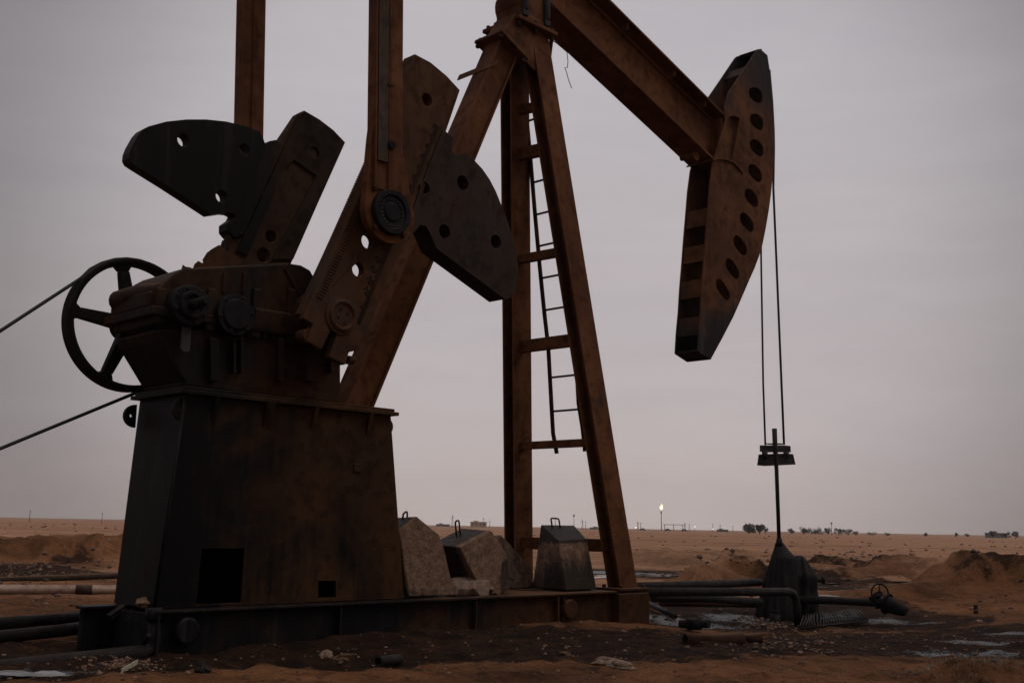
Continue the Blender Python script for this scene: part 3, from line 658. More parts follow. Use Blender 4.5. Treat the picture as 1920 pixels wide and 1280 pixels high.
def digits(txt, px, py, y, size, parent, mat, rot):
    cu = bpy.data.curves.new('scale_number', 'FONT'); cu.body = txt; cu.size = size; cu.extrude = .004; cu.align_x = 'CENTER'; cu.align_y = 'CENTER'
    o = bpy.data.objects.new('scale_number', cu); COL.objects.link(o); dg = bpy.context.evaluated_depsgraph_get()
    mm = bpy.data.meshes.new_from_object(o.evaluated_get(dg)); bpy.data.objects.remove(o)
    c = ony(px, py, y); ob = bpy.data.objects.new('scale_number', mm); COL.objects.link(ob); ob.parent = parent; ob.location = (c.x, y-.002, c.z); ob.rotation_euler = (R(90), -rot, 0)
    mm.materials.append(mat); return ob
rotn = math.atan2(-d_.z, -d_.x)-math.pi
for txt, px, py in (('10', 819, 240), ('15', 813, 258), ('20', 806, 277), ('25', 797, 295), ('30', 790, 316), ('35', 782, 336), ('40', 774, 355), ('60', 712, 487), ('65', 704, 505), ('70', 697, 525), ('75', 690, 545)):
    digits(txt, px-4, py, yk, .085, crank, M['farcast'], -R(60))
c = SH; t = MB()
t.lathe((c.x, 0, c.z), [(.20, -.19), (.20, -.215), (.165, -.22), (.165, -.235), (.145, -.245), (.125, -.235), (.125, -.225), (0, -.225)], 32); hub = part(t, 'crank_hub', M['crank'], crank, .003)
for dx, dz_ in ((-.03, .06), (.055, .02), (-.055, -.03), (.03, -.07)): t = MB(); t.lathe((c.x+dx, 0, c.z+dz_), [(.019, -.2245), (.019, -.2275), (0, -.2275)], 8); part(t, 'hub_plug', M['farcast'], crank, 0)
t = MB(); c = ony(572, 630, -.1); t.tube([(c.x, -.17, c.z), (c.x, -.02, c.z)], .07, 12); part(t, 'clamp_bolt', M['crank'], crank, .004); t = MB(); c = ony(655, 675, -.1); t.tube([(c.x-.03, -.1, c.z), (c.x+.05, -.1, c.z)], .05, 6); part(t, 'clamp_bolt', M['crank'], crank, .004)
wt = [(832, 243), (850, 259), (847, 281), (848, 285), (855, 291), (865, 288), (874, 287), (885, 296), (904, 316), (918, 336), (930, 359), (940, 384), (950, 410), (959, 438), (967, 470), (972, 502), (971, 515), (968, 533), (963, 547), (957, 558), (947, 561), (900, 526), (819, 466), (812, 450), (806, 436), (799, 424), (788, 422), (776, 437), (766, 440), (772, 402), (800, 324)]
cw = MB(); yw = -.225
cw.prism(P2(wt, yw), yw, .045, [circp(868, 343, yw, .09), circp(834, 434, yw, .085), circp(930, 453, yw, .085), circp(797, 352, yw, .07)])
cwo = part(cw, 'counterweight', M['weight'], crank, .022)
for (px, py) in ((868, 343), (834, 434), (930, 453), (797, 352)):
    c = ony(px, py, -.05); t = MB(); t.lathe((c.x, 0, c.z), [(.12, .046), (.12, .06)], 18); part(t, 'bolt_pocket', M['farcast'], crank, 0)
for txt, px, py, s_ in (('II', 827, 372, .09),): digits(txt, px, py, yw, s_, crank, M['farcast'], -R(62))
t = MB()
for k in range(9):
    p = ony(842+k*2.1, 412-k*5.4, yw); t.bar(p+Vector((-.03, -.003, -.008)), p+Vector((.03, -.003, .008+.012*(k % 2))), .012, .008)
    if k % 3 == 0: t.bar(p+Vector((-.03, -.003, -.02)), p+Vector((-.02, -.003, .03)), .012, .008)
part(t, 'casting_mark', M['cast'], crank, 0)

# -- far crank with counterweight (its inner face looks this way)
yf = 1.85
ff = [(558, 214), (571, 207), (600, 224), (625, 243), (648, 267), (548, 490), (490, 620), (455, 690), (400, 650), (372, 622), (427, 500), (430, 430), (500, 300)]
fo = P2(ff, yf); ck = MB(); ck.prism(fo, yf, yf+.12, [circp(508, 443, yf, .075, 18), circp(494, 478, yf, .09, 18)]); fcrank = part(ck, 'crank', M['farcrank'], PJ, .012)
t = MB()   # raised borders that leave a shallow channel down the middle
t.prism(P2([(571, 209), (600, 226), (625, 245), (646, 268), (594, 330), (552, 300), (538, 310), (464, 480), (445, 470), (562, 215)], yf-.03), yf-.03, yf-.001, [circp(590, 286, yf-.03, .075, 16)])
t.prism(P2([(646, 268), (550, 486), (512, 486), (594, 330)], yf-.03), yf-.03, yf-.001)
part(t, 'raised_border', M['farcast'], fcrank, .01)
t = MB(); a_ = ony(470, 395, yf); t.prism(P2([(498, 271), (507, 264), (519, 262), (530, 272), (512, 320), (470, 412), (458, 440), (440, 446), (428, 432), (428, 418), (441, 409), (470, 340)], yf-.04), yf-.04, yf+.18)
part(t, 'clamp_jaw', M['farcast'], fcrank, .012)
tk = MB(); a_ = ony(424, 480, yf); b_ = ony(436, 446, yf)
for i in range(10): p = a_.lerp(b_, i/10); tk.box(p.x-.02, p.x+.03, yf+.01, yf+.19, p.z, p.z+.018)
part(tk, 'rack_teeth', M['farcast'], fcrank, 0)
wf = [(242, 297), (243, 286), (248, 273), (260, 252), (268, 243), (279, 237), (312, 228), (350, 224), (387, 224), (425, 228), (462, 237), (487, 247), (494, 260), (498, 272), (505, 300), (470, 370), (450, 399), (445, 405), (434, 399), (424, 398), (396, 402), (381, 392), (312, 347), (256, 312), (246, 305)]
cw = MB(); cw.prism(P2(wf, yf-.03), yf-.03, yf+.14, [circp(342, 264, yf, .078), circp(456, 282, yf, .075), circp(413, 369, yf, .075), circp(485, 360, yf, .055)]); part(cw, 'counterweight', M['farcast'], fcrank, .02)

# -- pitman arms
def pitman(pts_top, pts_bot, y0, y1, pin, mat, topz, cap):
    (xl1, zl1), (xl0, zl0) = P2([pts_top[0], pts_bot[0]], y0); (xr1, zr1), (xr0, zr0) = P2([pts_top[1], pts_bot[1]], y0)
    w = (xr0-xl0); cx0 = (xl0+xr0)/2; slope = ((xl1+xr1)/2-cx0)/((zl1+zr1)/2-(zl0+zr0)/2)
    z0 = pin.z+.22; f_ = lambda z: cx0+slope*(z-(zl0+zr0)/2)
    A, B = (f_(z0), (y0+y1)/2, z0), (f_(topz), (y0+y1)/2, topz); d = y1-y0
    mb = MB()
    # two rolled channels with a groove between
    mb.beam(A, B, (1, 0, 0), [(-w/2, -d/2), (-w/2+.02, -d/2-.0), (-w/2+.03, -d/2+.03), (-.02, -d/2+.03), (-.012, -d/2), (.03, -d/2-.012), (w/2-.05, -d/2-.012), (w/2-.02, -d/2), (w/2, -d/2+.03), (w/2, d/2), (-w/2, d/2)])
    o = part(mb, 'pitman_arm', mat, PJ, .006)
    t = MB(); r = .335 if cap else .3
    xl, xr = f_(pin.z+.75)-w/2-.02, f_(pin.z+.75)+w/2+.02
    pts = [(xl, pin.z+.75)]+[(pin.x+r*math.cos(an), pin.z+r*math.sin(an)) for an in np.linspace(math.pi*.98, 2*math.pi*1.01, 18)]+[(xr, pin.z+.75), (f_(pin.z+1.0)+w/2-.02, pin.z+1.05), (f_(pin.z+1.0)-w/2+.02, pin.z+1.05)]
    t.prism(pts, y0+.05, y1-.005); part(t, 'bearing_housing', mat, o, .012)
    return o, f_, w

pit, pf, pw = pitman([(708, 0), (758, 0)], [(704, 300), (757, 300)], -.46, -.31, ony(733, 398, -.42), M['rust_leg'], 10.2, True)
t = MB(); t.beam((pf(4.98)+.0, -.455, 4.98), (pf(10.1), -.455, 10.1), (1, 0, 0), [(-.155, -.006), (-.025, -.006), (-.025, .02), (-.155, .02)]); part(t, 'arm_web', M['armweb'], pit, .002)
t = MB(); c = ony(734, 398, -.44)
t.lathe((c.x, 0, c.z), [(.245, -.40), (.245, -.46), (.235, -.475), (.185, -.475), (.175, -.455), (.165, -.445), (.10, -.445), (.10, -.46), (.085, -.465), (0, -.465)], 40)
part(t, 'wrist_pin_cap', M['black'], pit, .003)
t = MB()
for k in range(20):
    an = 2*math.pi*k/20; q = Vector((c.x+.137*math.cos(an), -.45, c.z+.137*math.sin(an)))
    t.tube([q+Vector((.022*math.cos(an+bb), -.004, .022*math.sin(an+bb))) for bb in np.linspace(-2.2, 2.2, 7)], .0045, 5)
part(t, 'lock_ring', M['grey'], pit, 0)
for dx, dz_ in ((-.22, .22), (.2, .2), (-.2, -.2), (.19, -.21), (.05, .27)):
    t = MB(); t.tube([(c.x+dx, -.40, c.z+dz_), (c.x+dx, -.445, c.z+dz_)], .032, 6); part(t, 'housing_bolt', M['cast'], pit, .003)
t = MB(); t.tube([(c.x, -.31, c.z), (c.x, -.19, c.z)], .16, 18); part(t, 'wrist_pin', M['cast'], pit, 0)
b_ = ony(734, 272, -.47); t = MB(); t.tube([(b_.x, -.46, b_.z), (b_.x, -.49, b_.z)], .05, 6); part(t, 'grease_plug', M['black'], pit, .004)
t = MB(); b0 = ony(733, 20, -.46); b1 = ony(733, 262, -.46); t.tube([(b0.x, -.455, b0.z), (b1.x, -.455, b1.z)], .012, 6); b0 = ony(733, 160, -.46); t.box(b0.x-.05, b0.x+.05, -.475, -.455, b0.z-.012, b0.z+.012); part(t, 'grease_line', M['cast'], pit, 0)
FPIN = ony(494, 478, 2.1)
fpit, fpf, fpw = pitman([(457, 0), (500, 0)], [(451, 228), (497, 228)], 2.12, 2.28, ony(494, 478, 2.2), M['rust'], 10.2, False)
t = MB(); t.tube([(FPIN.x, yf+.01, FPIN.z), (FPIN.x, 2.14, FPIN.z)], .088, 18); part(t, 'wrist_pin', M['cast'], fpit, 0)

# -- Samson post
hs_ = lambda w, d, t: HPROF(w, d, t)
def leg(p, q, w, d, name, mat, flip=False):
    mb = MB(); mb.beam(p, q, (1, 0, 0), hs_(w, d, .026)); return mb
TOPZ = 8.02
sp_ = MB(); sp_.box(5.02, 5.80, .60, 1.33, TOPZ, TOPZ+.055)
post = part(sp_, 'samson_post', M['rust_leg'], PJ, .008)
NF, NT = Vector((6.76, .19, .40)), Vector((5.55, .83, TOPZ)); FFt, FT = Vector((6.76, 2.13, .40)), Vector((5.45, 1.12, TOPZ))
part(leg(NF, NT, .345, .22, 'leg', 0), 'leg', M['rust_leg'], post, .006)
part(leg(FFt, FT, .36, .22, 'leg', 0), 'leg', M['rust'], post, .006)
RT_, RF = Vector((5.18, .88, TOPZ-.05)), Vector((ony(655, 752, .86).x, .86, zt+.04))
rl = MB(); rt = Vector((4.965, .88, 7.60)); d_ = (rt-RF).normalized()
rl.beam(RF, rt, (0, 1, 0), hs_(.30, .36, .026)); rl.beam(RF, rt, (0, 1, 0), [(-.10, -.15), (.10, -.15), (.10, .15), (-.10, .15)])
part(rl, 'leg', M['rust_leg'], post, .006)
t = MB(); a_ = Vector((0, 1, 0)); b_ = d_.cross(a_)
t.beam(rt, rt+d_*.05, (0, 1, 0), [(-.27, -.29), (.27, -.29), (.27, .29), (-.27, .29)]); part(t, 'joint_plate', M['rust'], post, .006)
t = MB(); t.beam(rt+d_*.051, Vector((5.20, .88, TOPZ-.001)), (0, 1, 0), [(-.19, -.2), (.19, -.2), (.19, .2), (-.19, .2)]); t.prism([(4.86, 7.68), (5.45, 7.42), (5.60, TOPZ-.01), (5.08, TOPZ-.01)], .70, .73); part(t, 'knee_bracket', M['rust_leg'], post, .008)
for sy in (-1, 1):
    for sb in (-1, 1):
        q = rt+a_*(.22*sy)+b_*(.24*sb); t = MB(); t.tube([q-d_*.06, q+d_*.09], .034, 6); part(t, 'joint_bolt', M['cast'], post, .003)
for x, y in ((5.08, .66), (5.74, .66), (5.08, 1.27), (5.74, 1.27), (5.41, .66)):
    t = MB(); t.tube([(x, y, TOPZ-.08), (x, y, TOPZ+.11)], .030, 6); part(t, 'cap_bolt', M['cast'], post, .003)
# strap plate on the rear leg
zs = ony(903, 140, .88).z; Q = RF+(rt-RF)*((zs-RF.z)/(rt.z-RF.z)); nn = Vector((-d_.z, 0, d_.x)); Q = Q+nn*.187; t = MB(); t.bar((Q.x, .58, Q.z), (Q.x, 1.33, Q.z), .10, .012, d_); part(t, 'strap_plate', M['rust'], post, .002)
# foot pads
for p_ in (NF, FFt):
    t = MB(); t.box(p_.x-.34, p_.x+.29, p_.y-.23, p_.y+.2, .4015, .43)
    for dx in (-.24, .22):
        for dy in (-.16, .13): t.tube([(p_.x+dx, p_.y+dy, .40), (p_.x+dx, p_.y+dy, .47)], .028, 6)
    part(t, 'foot_pad', M['skid'], post, .005)
# cross bars
def lerpz(p, q, z): k = (z-p.z)/(q.z-p.z); return p+(q-p)*k
def zleg(px, py): # height on near leg line for a photo row
    best = min((abs(( ony(px, py, lerpz(NF, NT, z).y).z)-z), z) for z in np.linspace(.4, 8, 400)); return best[1]
bars = [(1120, 1022, .17), (1101, 826, .105), (1070, 632, .17), (1040, 462, .12), (1008, 268, .17), (995, 185, .12)]
for px, py, hh in bars:
    z = zleg(px, py); a_ = lerpz(NF, NT, z); b_ = lerpz(FFt, FT, z); t = MB(); d__ = Vector((0, 1, 0))
    a_ = a_+Vector((-.02, .1, 0)); b_ = b_+Vector((-.02, -.1, 0)); t.beam(a_, b_, (0, 0, 1), [(-hh/2, -.05), (hh/2, -.05), (hh/2, -.035), (-hh/2+.015, -.035), (-hh/2+.015, .05), (-hh/2, .05)])
    part(t, 'cross_bar', M['rust'], post, .003)
# -- ladder
lad = empty('ladder', (0, 0, 0)); lad.parent = PJ; lad['label'] = 'thin bent black access ladder between the front legs'
def onladder(px, py):   # the ladder stands just beyond the plane of the front legs
    q = None; best = 1e9
    for z in np.linspace(.8, 8, 500):
        xl = lerpz(NF, NT, z).x+.10; p = onx(px, py, xl)
        if abs(p.z-z) < best: best = abs(p.z-z); q = p
    return q
lp = [onladder(*p) for p in ((986, 207), (994, 290), (1003, 400), (1012, 500), (1021, 590), (1028, 650), (1034, 760), (1037, 812), (1044, 850))]
dy_ = -.50
t = MB(); t.tube(lp, .030, 8); part(t, 'rail', M['cast'], lad, 0)
rp = [p+Vector((0, dy_, 0)) for p in lp[:-2]]+[onladder(1091, 800), onladder(1096, 846)]
rp[6] = lp[6]+Vector((0, dy_, 0)); t = MB(); t.tube(rp, .022, 8); part(t, 'rail', M['cast'], lad, 0)
def railpt(path, z):
    for a_, b_ in zip(path, path[1:]):
        if b_.z <= z <= a_.z: return a_.lerp(b_, (a_.z-z)/(a_.z-b_.z+1e-9))
    return path[0]
for py in (228, 288, 343, 403, 462, 522, 582, 645, 708, 771):
    k = min(max((py-207)/(850-207), 0), 1); pa = railpt(lp, onladder(986+k*58*.97, py).z); pb = railpt(rp, pa.z)
    t = MB(); t.tube([pa, pb], .016, 6); part(t, 'rung', M['cast'], lad, 0)

# -- saddle bearing, walking beam
sb = MB(); sb.box(5.12, 5.72, .68, 1.22, TOPZ+.056, TOPZ+.16); sb.lathe((5.42, 0, TOPZ+.38), [(.30, .70), (.30, 1.20)], 24); sb.box(5.14, 5.70, .72, 1.18, TOPZ+.1, TOPZ+.38)
sadd = part(sb, 'saddle_bearing', M['rust'], post, .02)
for x in (5.2, 5.64):
    t = MB(); t.tube([(x, .67, TOPZ+.2), (x, .67, TOPZ+.55)], .05, 8); t.box(x-.05, x+.05, .64, .70, TOPZ+.11, TOPZ+.2); part(t, 'bearing_bolt', M['grey'], post, .01)
YN, YFr = .70, 1.20
L0, L1 = ony(1032, 5, YN), ony(1365, 325, YN); sl = (L1.z-L0.z)/(L1.x-L0.x)
zlow = lambda x: L0.z+sl*(x-L0.x)
T0, T1 = ony(1145, 0, YN), ony(1372, 227, YN); slt = (T1.z-T0.z)/(T1.x-T0.x)
ztop = lambda x: T0.z+slt*(x-T0.x)
xe, xs = 10.15, 1.2; ft = .035
wb = MB()
xm = 5.4
def seg(x0, x1, f0, f1, y0, y1): wb.prism([(x0, f0(x0)), (x1, f0(x1)), (x1, f1(x1)), (x0, f1(x0))], y0, y1)
seg(xs, xe, zlow, lambda x: zlow(x)+ft, YN, YFr); seg(xs, xe, lambda x: ztop(x)-ft, ztop, YN, YFr); seg(xs, xe, lambda x: zlow(x)+ft, lambda x: ztop(x)-ft, YC-.02, YC+.02)
beam = part(wb, 'walking_beam', M['rust'], PJ, .004)
st = MB(); st.prism([(xe-.16, zlow(xe)+ft), (xe-.13, zlow(xe)+ft), (xe-.10, ztop(xe)-ft-.02), (xe-.13, ztop(xe)-ft-.01)], YN+.03, YFr-.03); part(st, 'stiffener', M['rust'], beam, .003)
# lip strip and clips under the upper flange
st = MB(); st.beam((xs, YC-.05, ztop(xs)-.13), (xe-.2, YC-.05, ztop(xe-.2)-.13), (0, 0, 1), [(-.012, -.02), (.012, -.02), (.012, .02), (-.012, .02)])
for x in (7.55, 8.75, 9.6): st.box(x-.012, x+.012, YN+.05, YC-.03, ztop(x)-.15, ztop(x)-ft-.004)
part(st, 'conduit_strip', M['rust'], beam, .002)
# saddle pad, equalizer
t = MB(); t.prism([(5.05, TOPZ+.60), (5.8, TOPZ+.60), (5.9, zlow(5.9)-.004), (5.0, zlow(5.0)-.004)], .72, 1.18); part(t, 'saddle_pad', M['rust'], beam, .01)
t = MB(); zq = 10.15; t.box(pf(zq)-.2, pf(zq)+.2, -.55, 2.4, zq, zq+.3); t.box(pf(zq)-.16, pf(zq)+.16, .75, 1.15, zq+.3, zlow(pf(zq))-.002) if zlow(pf(zq)) > zq+.3 else None
part(t, 'equalizer', M['rust'], PJ, .015)

# -- horse head
YH0, YH1 = .68, 1.14; PT = .025
hn = [(445, 65), (452, 65), (478, 88), (486, 140), (491, 200), (496, 255), (499, 310), (502, 370), (503, 430), (501, 490), (497, 550), (491, 610), (483, 670), (472, 735), (460, 795), (447, 840), (430, 885), (410, 930), (380, 1000), (350, 1068), (310, 1145), (265, 1228), (218, 1196), (222, 1120), (229, 1040), (234, 950), (241, 860), (248, 760), (256, 660), (262, 580), (272, 500), (320, 330), (318, 285), (330, 232), (385, 150), (436, 72)]
hn = [(1200+a_/2, 60+b_/2) for a_, b_ in hn]
HO = P2(hn, YH0)
def oblong(zx, zy, k):
    A_ = ((-21, -22), (4, -26), (22, -8), (22, 24), (6, 27), (-21, 5)); B_ = ((-21, -33), (-6, -34), (23, 8), (23, 34), (8, 35), (-21, -4))
    pts = [(zx+1.2*(a0+(b0-a0)*k), zy+1.2*(a1+(b1-a1)*k)) for (a0, a1), (b0, b1) in zip(A_, B_)]
    for _ in range(3):
        pts = [q for (p0, p1) in zip(pts, pts[1:]+pts[:1]) for q in ((p0[0]*.78+p1[0]*.22, p0[1]*.78+p1[1]*.22), (p0[0]*.22+p1[0]*.78, p0[1]*.22+p1[1]*.78))]
    return P2([(1200+a/2, 60+b/2) for a, b in pts], YH0)
hc = [(433, 237), (437, 337), (437, 434), (431, 529), (417, 622), (400, 713), (375, 800), (346, 887), (310, 965)]
holes = [oblong(a_, b_, i/8) for i, (a_, b_) in enumerate(hc)]
hm = MB(); hm.prism(HO, YH0, YH0+PT, holes); 
head = empty('horse_head', (0, 0, 0)); head.parent = PJ; head['label'] = 'curved brown horse head with a row of rounded slots'
part(hm, 'side_plate', M['rust_head'], head, .004)
hm = MB(); hm.prism(HO, YH1-PT, YH1); part(hm, 'side_plate', M['rust_head'], head, .004)
# curved face plate
n0, n1 = 1, 21
fp = MB()
for i in range(n0, n1):
    (x0, z0), (x1, z1) = HO[i], HO[i+1]; dx, dz_ = x1-x0, z1-z0; L = math.hypot(dx, dz_); nx, nz = dz_/L*-.0, 0
    fp.hexa([(x0, YH0+PT+.002, z0), (x1, YH0+PT+.002, z1), (x1, YH1-PT-.002, z1), (x0, YH1-PT-.002, z0)], [(x0-.03, YH0+PT+.002, z0), (x1-.03, YH0+PT+.002, z1), (x1-.03, YH1-PT-.002, z1), (x0-.03, YH0*0+YH1-PT-.002, z0)])
part(fp, 'face_plate', M['rust_head'], head, 0)
# inner diaphragm keeps the slots dark
dp = MB(); ins = []
for i in range(3, 21):
    (x0, z0) = HO[i]; ins.append((x0-.42 if 4 < i < 19 else x0-.3, z0))
for i in range(len(ins)-1):
    (x0, z0), (x1, z1) = ins[i], ins[i+1]
    if z1 > zlow(9.9)+1.3 or z0 < zlow(9.9)-.2: 
        pass
# back braces: channels between the plates
def backx(z):
    pts = sorted(HO[21:], key=lambda p: p[1]); 
    for a_, b_ in zip(pts, pts[1:]):
        if a_[1] <= z <= b_[1]: return a_[0]+(b_[0]-a_[0])*(z-a_[1])/(b_[1]-a_[1]+1e-9)
    return pts[0][0]
for zy, hgt in ((686, .30), (825, .28), (960, .30), (1104, .30)):
    c = ony(1200+245/2, 60+zy/2, YH0); z = c.z; t = MB(); xa, xb = backx(z-hgt/2), backx(z+hgt/2)
    t.hexa([(xa+.015, YH0+PT+.001, z-hgt/2), (xa+.10, YH0+PT+.001, z-hgt/2), (xa+.10, YH1-PT-.001, z-hgt/2), (xa+.015, YH1-PT-.001, z-hgt/2)], [(xb+.015, YH0+PT+.001, z+hgt/2), (xb+.10, YH0+PT+.001, z+hgt/2), (xb+.10, YH1-PT-.001, z+hgt/2), (xb+.015, YH1-PT-.001, z+hgt/2)])
    part(t, 'back_brace', M['rust_head'], head, .004)
for zx, zy in ((366, 152), (420, 80)):
    c = ony(1200+(zx+20)/2, 60+(zy-5)/2, YH0+.1); t = MB(); x = c.x; z = c.z
    t.bar((x, YH0+PT+.001, z), (x, YH1-PT-.001, z), .24 if zx < 400 else .1, .02, (.75, 0, 1)); part(t, 'back_brace', M['rust_head'], head, .003)
bx0, bz0 = HO[22]; bx1, bz1 = HO[21]
t = MB(); t.prism([(bx0+.03, bz0+.005), (bx1-.05, bz1+.03), (bx1-.06, bz1+.06), (bx0+.03, bz0+.035)], YH0+PT+.001, YH1-PT-.001); part(t, 'bottom_plate', M['rust_head'], head, .003)
# bracket that clamps head to beam end
br = [(1359, 197), (1388, 222), (1385, 240), (1366, 330), (1353, 318), (1362, 262), (1368, 232)]
tn, bn = onx(1388, 222, 10.34), onx(1366, 331, 10.16)
t = MB(); t.hexa([(bn.x, bn.y, bn.z), (bn.x+.03, bn.y, bn.z), (bn.x+.03, 1.28, bn.z), (bn.x, 1.28, bn.z)], [(tn.x, tn.y, tn.z), (tn.x+.03, tn.y, tn.z), (tn.x+.03, 1.28, tn.z), (tn.x, 1.28, tn.z)]); part(t, 'end_plate', M['rust'], head, .004)
t = MB(); t.box(tn.x-.16, tn.x+.03, tn.y, 1.28, tn.z+.001, tn.z+.022); part(t, 'end_plate_rim', M['rust'], head, .003)
t = MB(); a_ = ony(1297, 300, .72); pts = [ony(1310, 305, .95), ony(1320, 303, .95), ony(1335, 304, .95), ony(1350, 311, .95), ony(1367, 330, .95)]
for i in range(4):
    p0, p1 = pts[i], pts[i+1]; t.hexa([(p0.x, YN-.05, p0.z-.03), (p1.x, YN-.05, p1.z-.03), (p1.x, YFr, p1.z-.03), (p0.x, YFr, p0.z-.03)], [(p0.x, YN-.05, p0.z), (p1.x, YN-.05, p1.z), (p1.x, YFr, p1.z), (p0.x, YFr, p0.z)])
part(t, 'hinge_plate', M['rust_head'], head, .003)
c = ony(1305, 290, .8); t = MB(); t.tube([(c.x, .80, c.z), (c.x, 1.1, c.z)], .045, 12); t.tube([(c.x+.02, .80, c.z-.02), (c.x+.02, .84, c.z-.02)], .075, 12); part(t, 'hinge_pin', M['rust'], head, .004)

# ------------------------------------------------------------------ what hangs from the horse head
BR = empty('bridle_hanger', LW(*ony(1456, 860, .95))); tag(BR, 'two black wire ropes with a clamp bar and polished rod hanging from the horse head', 'wire bridle')
inv = BR.location.copy()
def wpart(mb, name, mat, parent, loc, bevel=0):   # world-space builder for a part under an unrotated thing
    return mb.build(name, mat, parent, loc=loc, bevel=bevel)
W = lambda p: LW(p.x, p.y, p.z)
YB = .82
arc = [(HO[k][0]+.028, HO[k][1]) for k in range(3, 9)]
na, nb = ony(1450, 352, .70), ony(1427, 480, .95)
ca = [Vector((x, .70, z)) for x, z in arc if z > na.z+.1]+[na, ony(1455, 470, .70), ony(1462, 640, .70), ony(1470, 832, .70)]
cb = [Vector((x, .95, z)) for x, z in arc if z > na.z+.1]+[Vector((na.x, .95, na.z)), nb, ony(1429, 600, .95), ony(1431, 720, .95), ony(1435, 834, .95)]
# hang the ropes from points just in front of the face plate
for path in (ca, cb):
    t = MB(); t.tube([W(p) for p in path], .020 if path is ca else .017, 8); wpart(t, 'wire_rope', M['wire'], BR, inv)
def wbox(mb, x0, x1, y0, y1, z0, z1):
    c_ = [LW(x, y, z) for z in (z0, z1) for x, y in ((x0, y0), (x1, y0), (x1, y1), (x0, y1))]; mb.hexa(c_[:4], c_[4:])
zz = lambda py: ony(1453, py, YB).z
t = MB(); 
def slab(mb, pa, pb, pc, pd_, th):   # upright slab facing the camera roughly, from photo corners at the rod's plane
    dirn = Vector((.7, -.7, 0))
    pts = [ony(*q, YB) for q in (pa, pb, pc, pd_)]
    # corners run along the head's width (local y): turn photo width into y extent
    vs = []
    for q in pts: vs.append(q)
    f = [LW(q.x-th, q.y, q.z) for q in vs]; b = [LW(q.x+th, q.y, q.z) for q in vs]; mb.hexa(f, b)
slab(t, (1430, 848), (1478, 848), (1477, 834), (1430, 834), .10); slab(t, (1439, 834), (1468, 834), (1468, 830), (1439, 830), .08)
wpart(t, 'clamp_bar', M['wire'], BR, inv, .01)
t = MB(); slab(t, (1426, 874), (1486, 871), (1481, 849), (1429, 851), .12); wpart(t, 'carrier_bar', M['wire'], BR, inv, .012)
t = MB()
for px in (1434, 1474):
    p = ony(px, 846, YB); p2 = ony(px, 858, YB); t.tube([W(p), W(p2)], .05, 8)
wpart(t, 'rope_socket', M['wire'], BR, inv)
t = MB(); pr = [ony(1452, 803, YB), ony(1453.5, 842, YB), ony(1456, 880, YB), ony(1461, 1020, YB)]
t.tube([W(p) for p in pr], [.042, .042, .034, .032], 10); wpart(t, 'polished_rod', M['wire'], BR, inv)

# ------------------------------------------------------------------ shrouded well head
apex = ony(1461, 1012, YB); base = LW(apex.x, apex.y, hz(*LW(apex.x, YB).xy))
WH = empty('wellhead', base); tag(WH, 'well head wrapped in a black oily tarpaulin tied at the rod', 'wellhead')
zg = base.z; Ht = apex.z-zg; Rr = RT
t = MB(); n = 96; rows = 40; vs = []
px_m = (apex-_cl).length
for i in range(rows):
    s = i/(rows-1); z = apex.z-s*(Ht+.06)
    left = .035+.345*s**.85+.02*s; right = .035+ .21*min(1, (s/.22))**1.1*(1 if s < .22 else 1)+.10*s
    for j in range(n):
        th = 2*math.pi*j/n; cx = math.cos(th); k = (1+cx)/2; rad_ = left*(1-k)+right*k
        amp = .10*min(1, s*2.2)*(.6+.4*math.sin(th*2+1))
        f = 1+amp*math.sin(th*13+2*math.sin(th*3)+s*1.3)+.5*amp*math.sin(th*29+s*2)+.12*s*mnoise.noise(Vector((cx*2, math.sin(th)*2, s*3)))
        d = Vector((RT.x, RT.y, 0)).normalized(); e_ = Vector((0, 1, 0))
        p = LW(apex.x, apex.y, 0)+d*(rad_*f*cx)+e_*(rad_*.85*f*math.sin(th)); vs.append((p.x, p.y, z))
t.add(vs, [(i*n+j, i*n+(j+1) % n, (i+1)*n+(j+1) % n, (i+1)*n+j) for i in range(rows-1) for j in range(n)], True)
wpart(t, 'tarpaulin', M['cloth'], WH, base)
# bundled second fold behind, with tied neck
t = MB(); vs = []; q0 = LW(apex.x+.02, apex.y-.1, 0)+Vector((.30, .25, 0)); ztop2 = apex.z-.20*Ht
for i in range(26):
    s = i/25; z = ztop2-s*(ztop2-zg+.08)
    for j in range(60):
        th = 2*math.pi*j/60; rd = (.05+.20*min(1, s/.3)**.7+.03*s)*(1+.13*math.sin(th*9+s*4)+.18*mnoise.noise(Vector((math.cos(th)*1.5, math.sin(th)*1.5, s*4))))
        vs.append((q0.x+rd*math.cos(th), q0.y+rd*math.sin(th), z))
t.add(vs, [(i*60+j, i*60+(j+1) % 60, (i+1)*60+(j+1) % 60, (i+1)*60+j) for i in range(25) for j in range(60)]+[tuple(range(60))], True)
wpart(t, 'tarpaulin_bundle', M['cloth'], WH, base)
t = MB(); pz = W(apex); t.tube([pz+Vector((.0, 0, -.10)), pz+Vector((0, 0, -.03)), pz+Vector((0, 0, .03))], [.085, .055, .045], 12); wpart(t, 'tie_collar', M['cloth'], WH, base)
t = MB(); q = Vector((q0.x, q0.y, zg+.62)); t.tube([q+Vector((.15, -.12, 0)), q+Vector((.36, -.12, -.0))], .05, 10); t.tube([q+Vector((.34, -.12, 0)), q+Vector((.38, -.12, 0))], .07, 10); wpart(t, 'side_outlet', M['pipe'], WH, base)

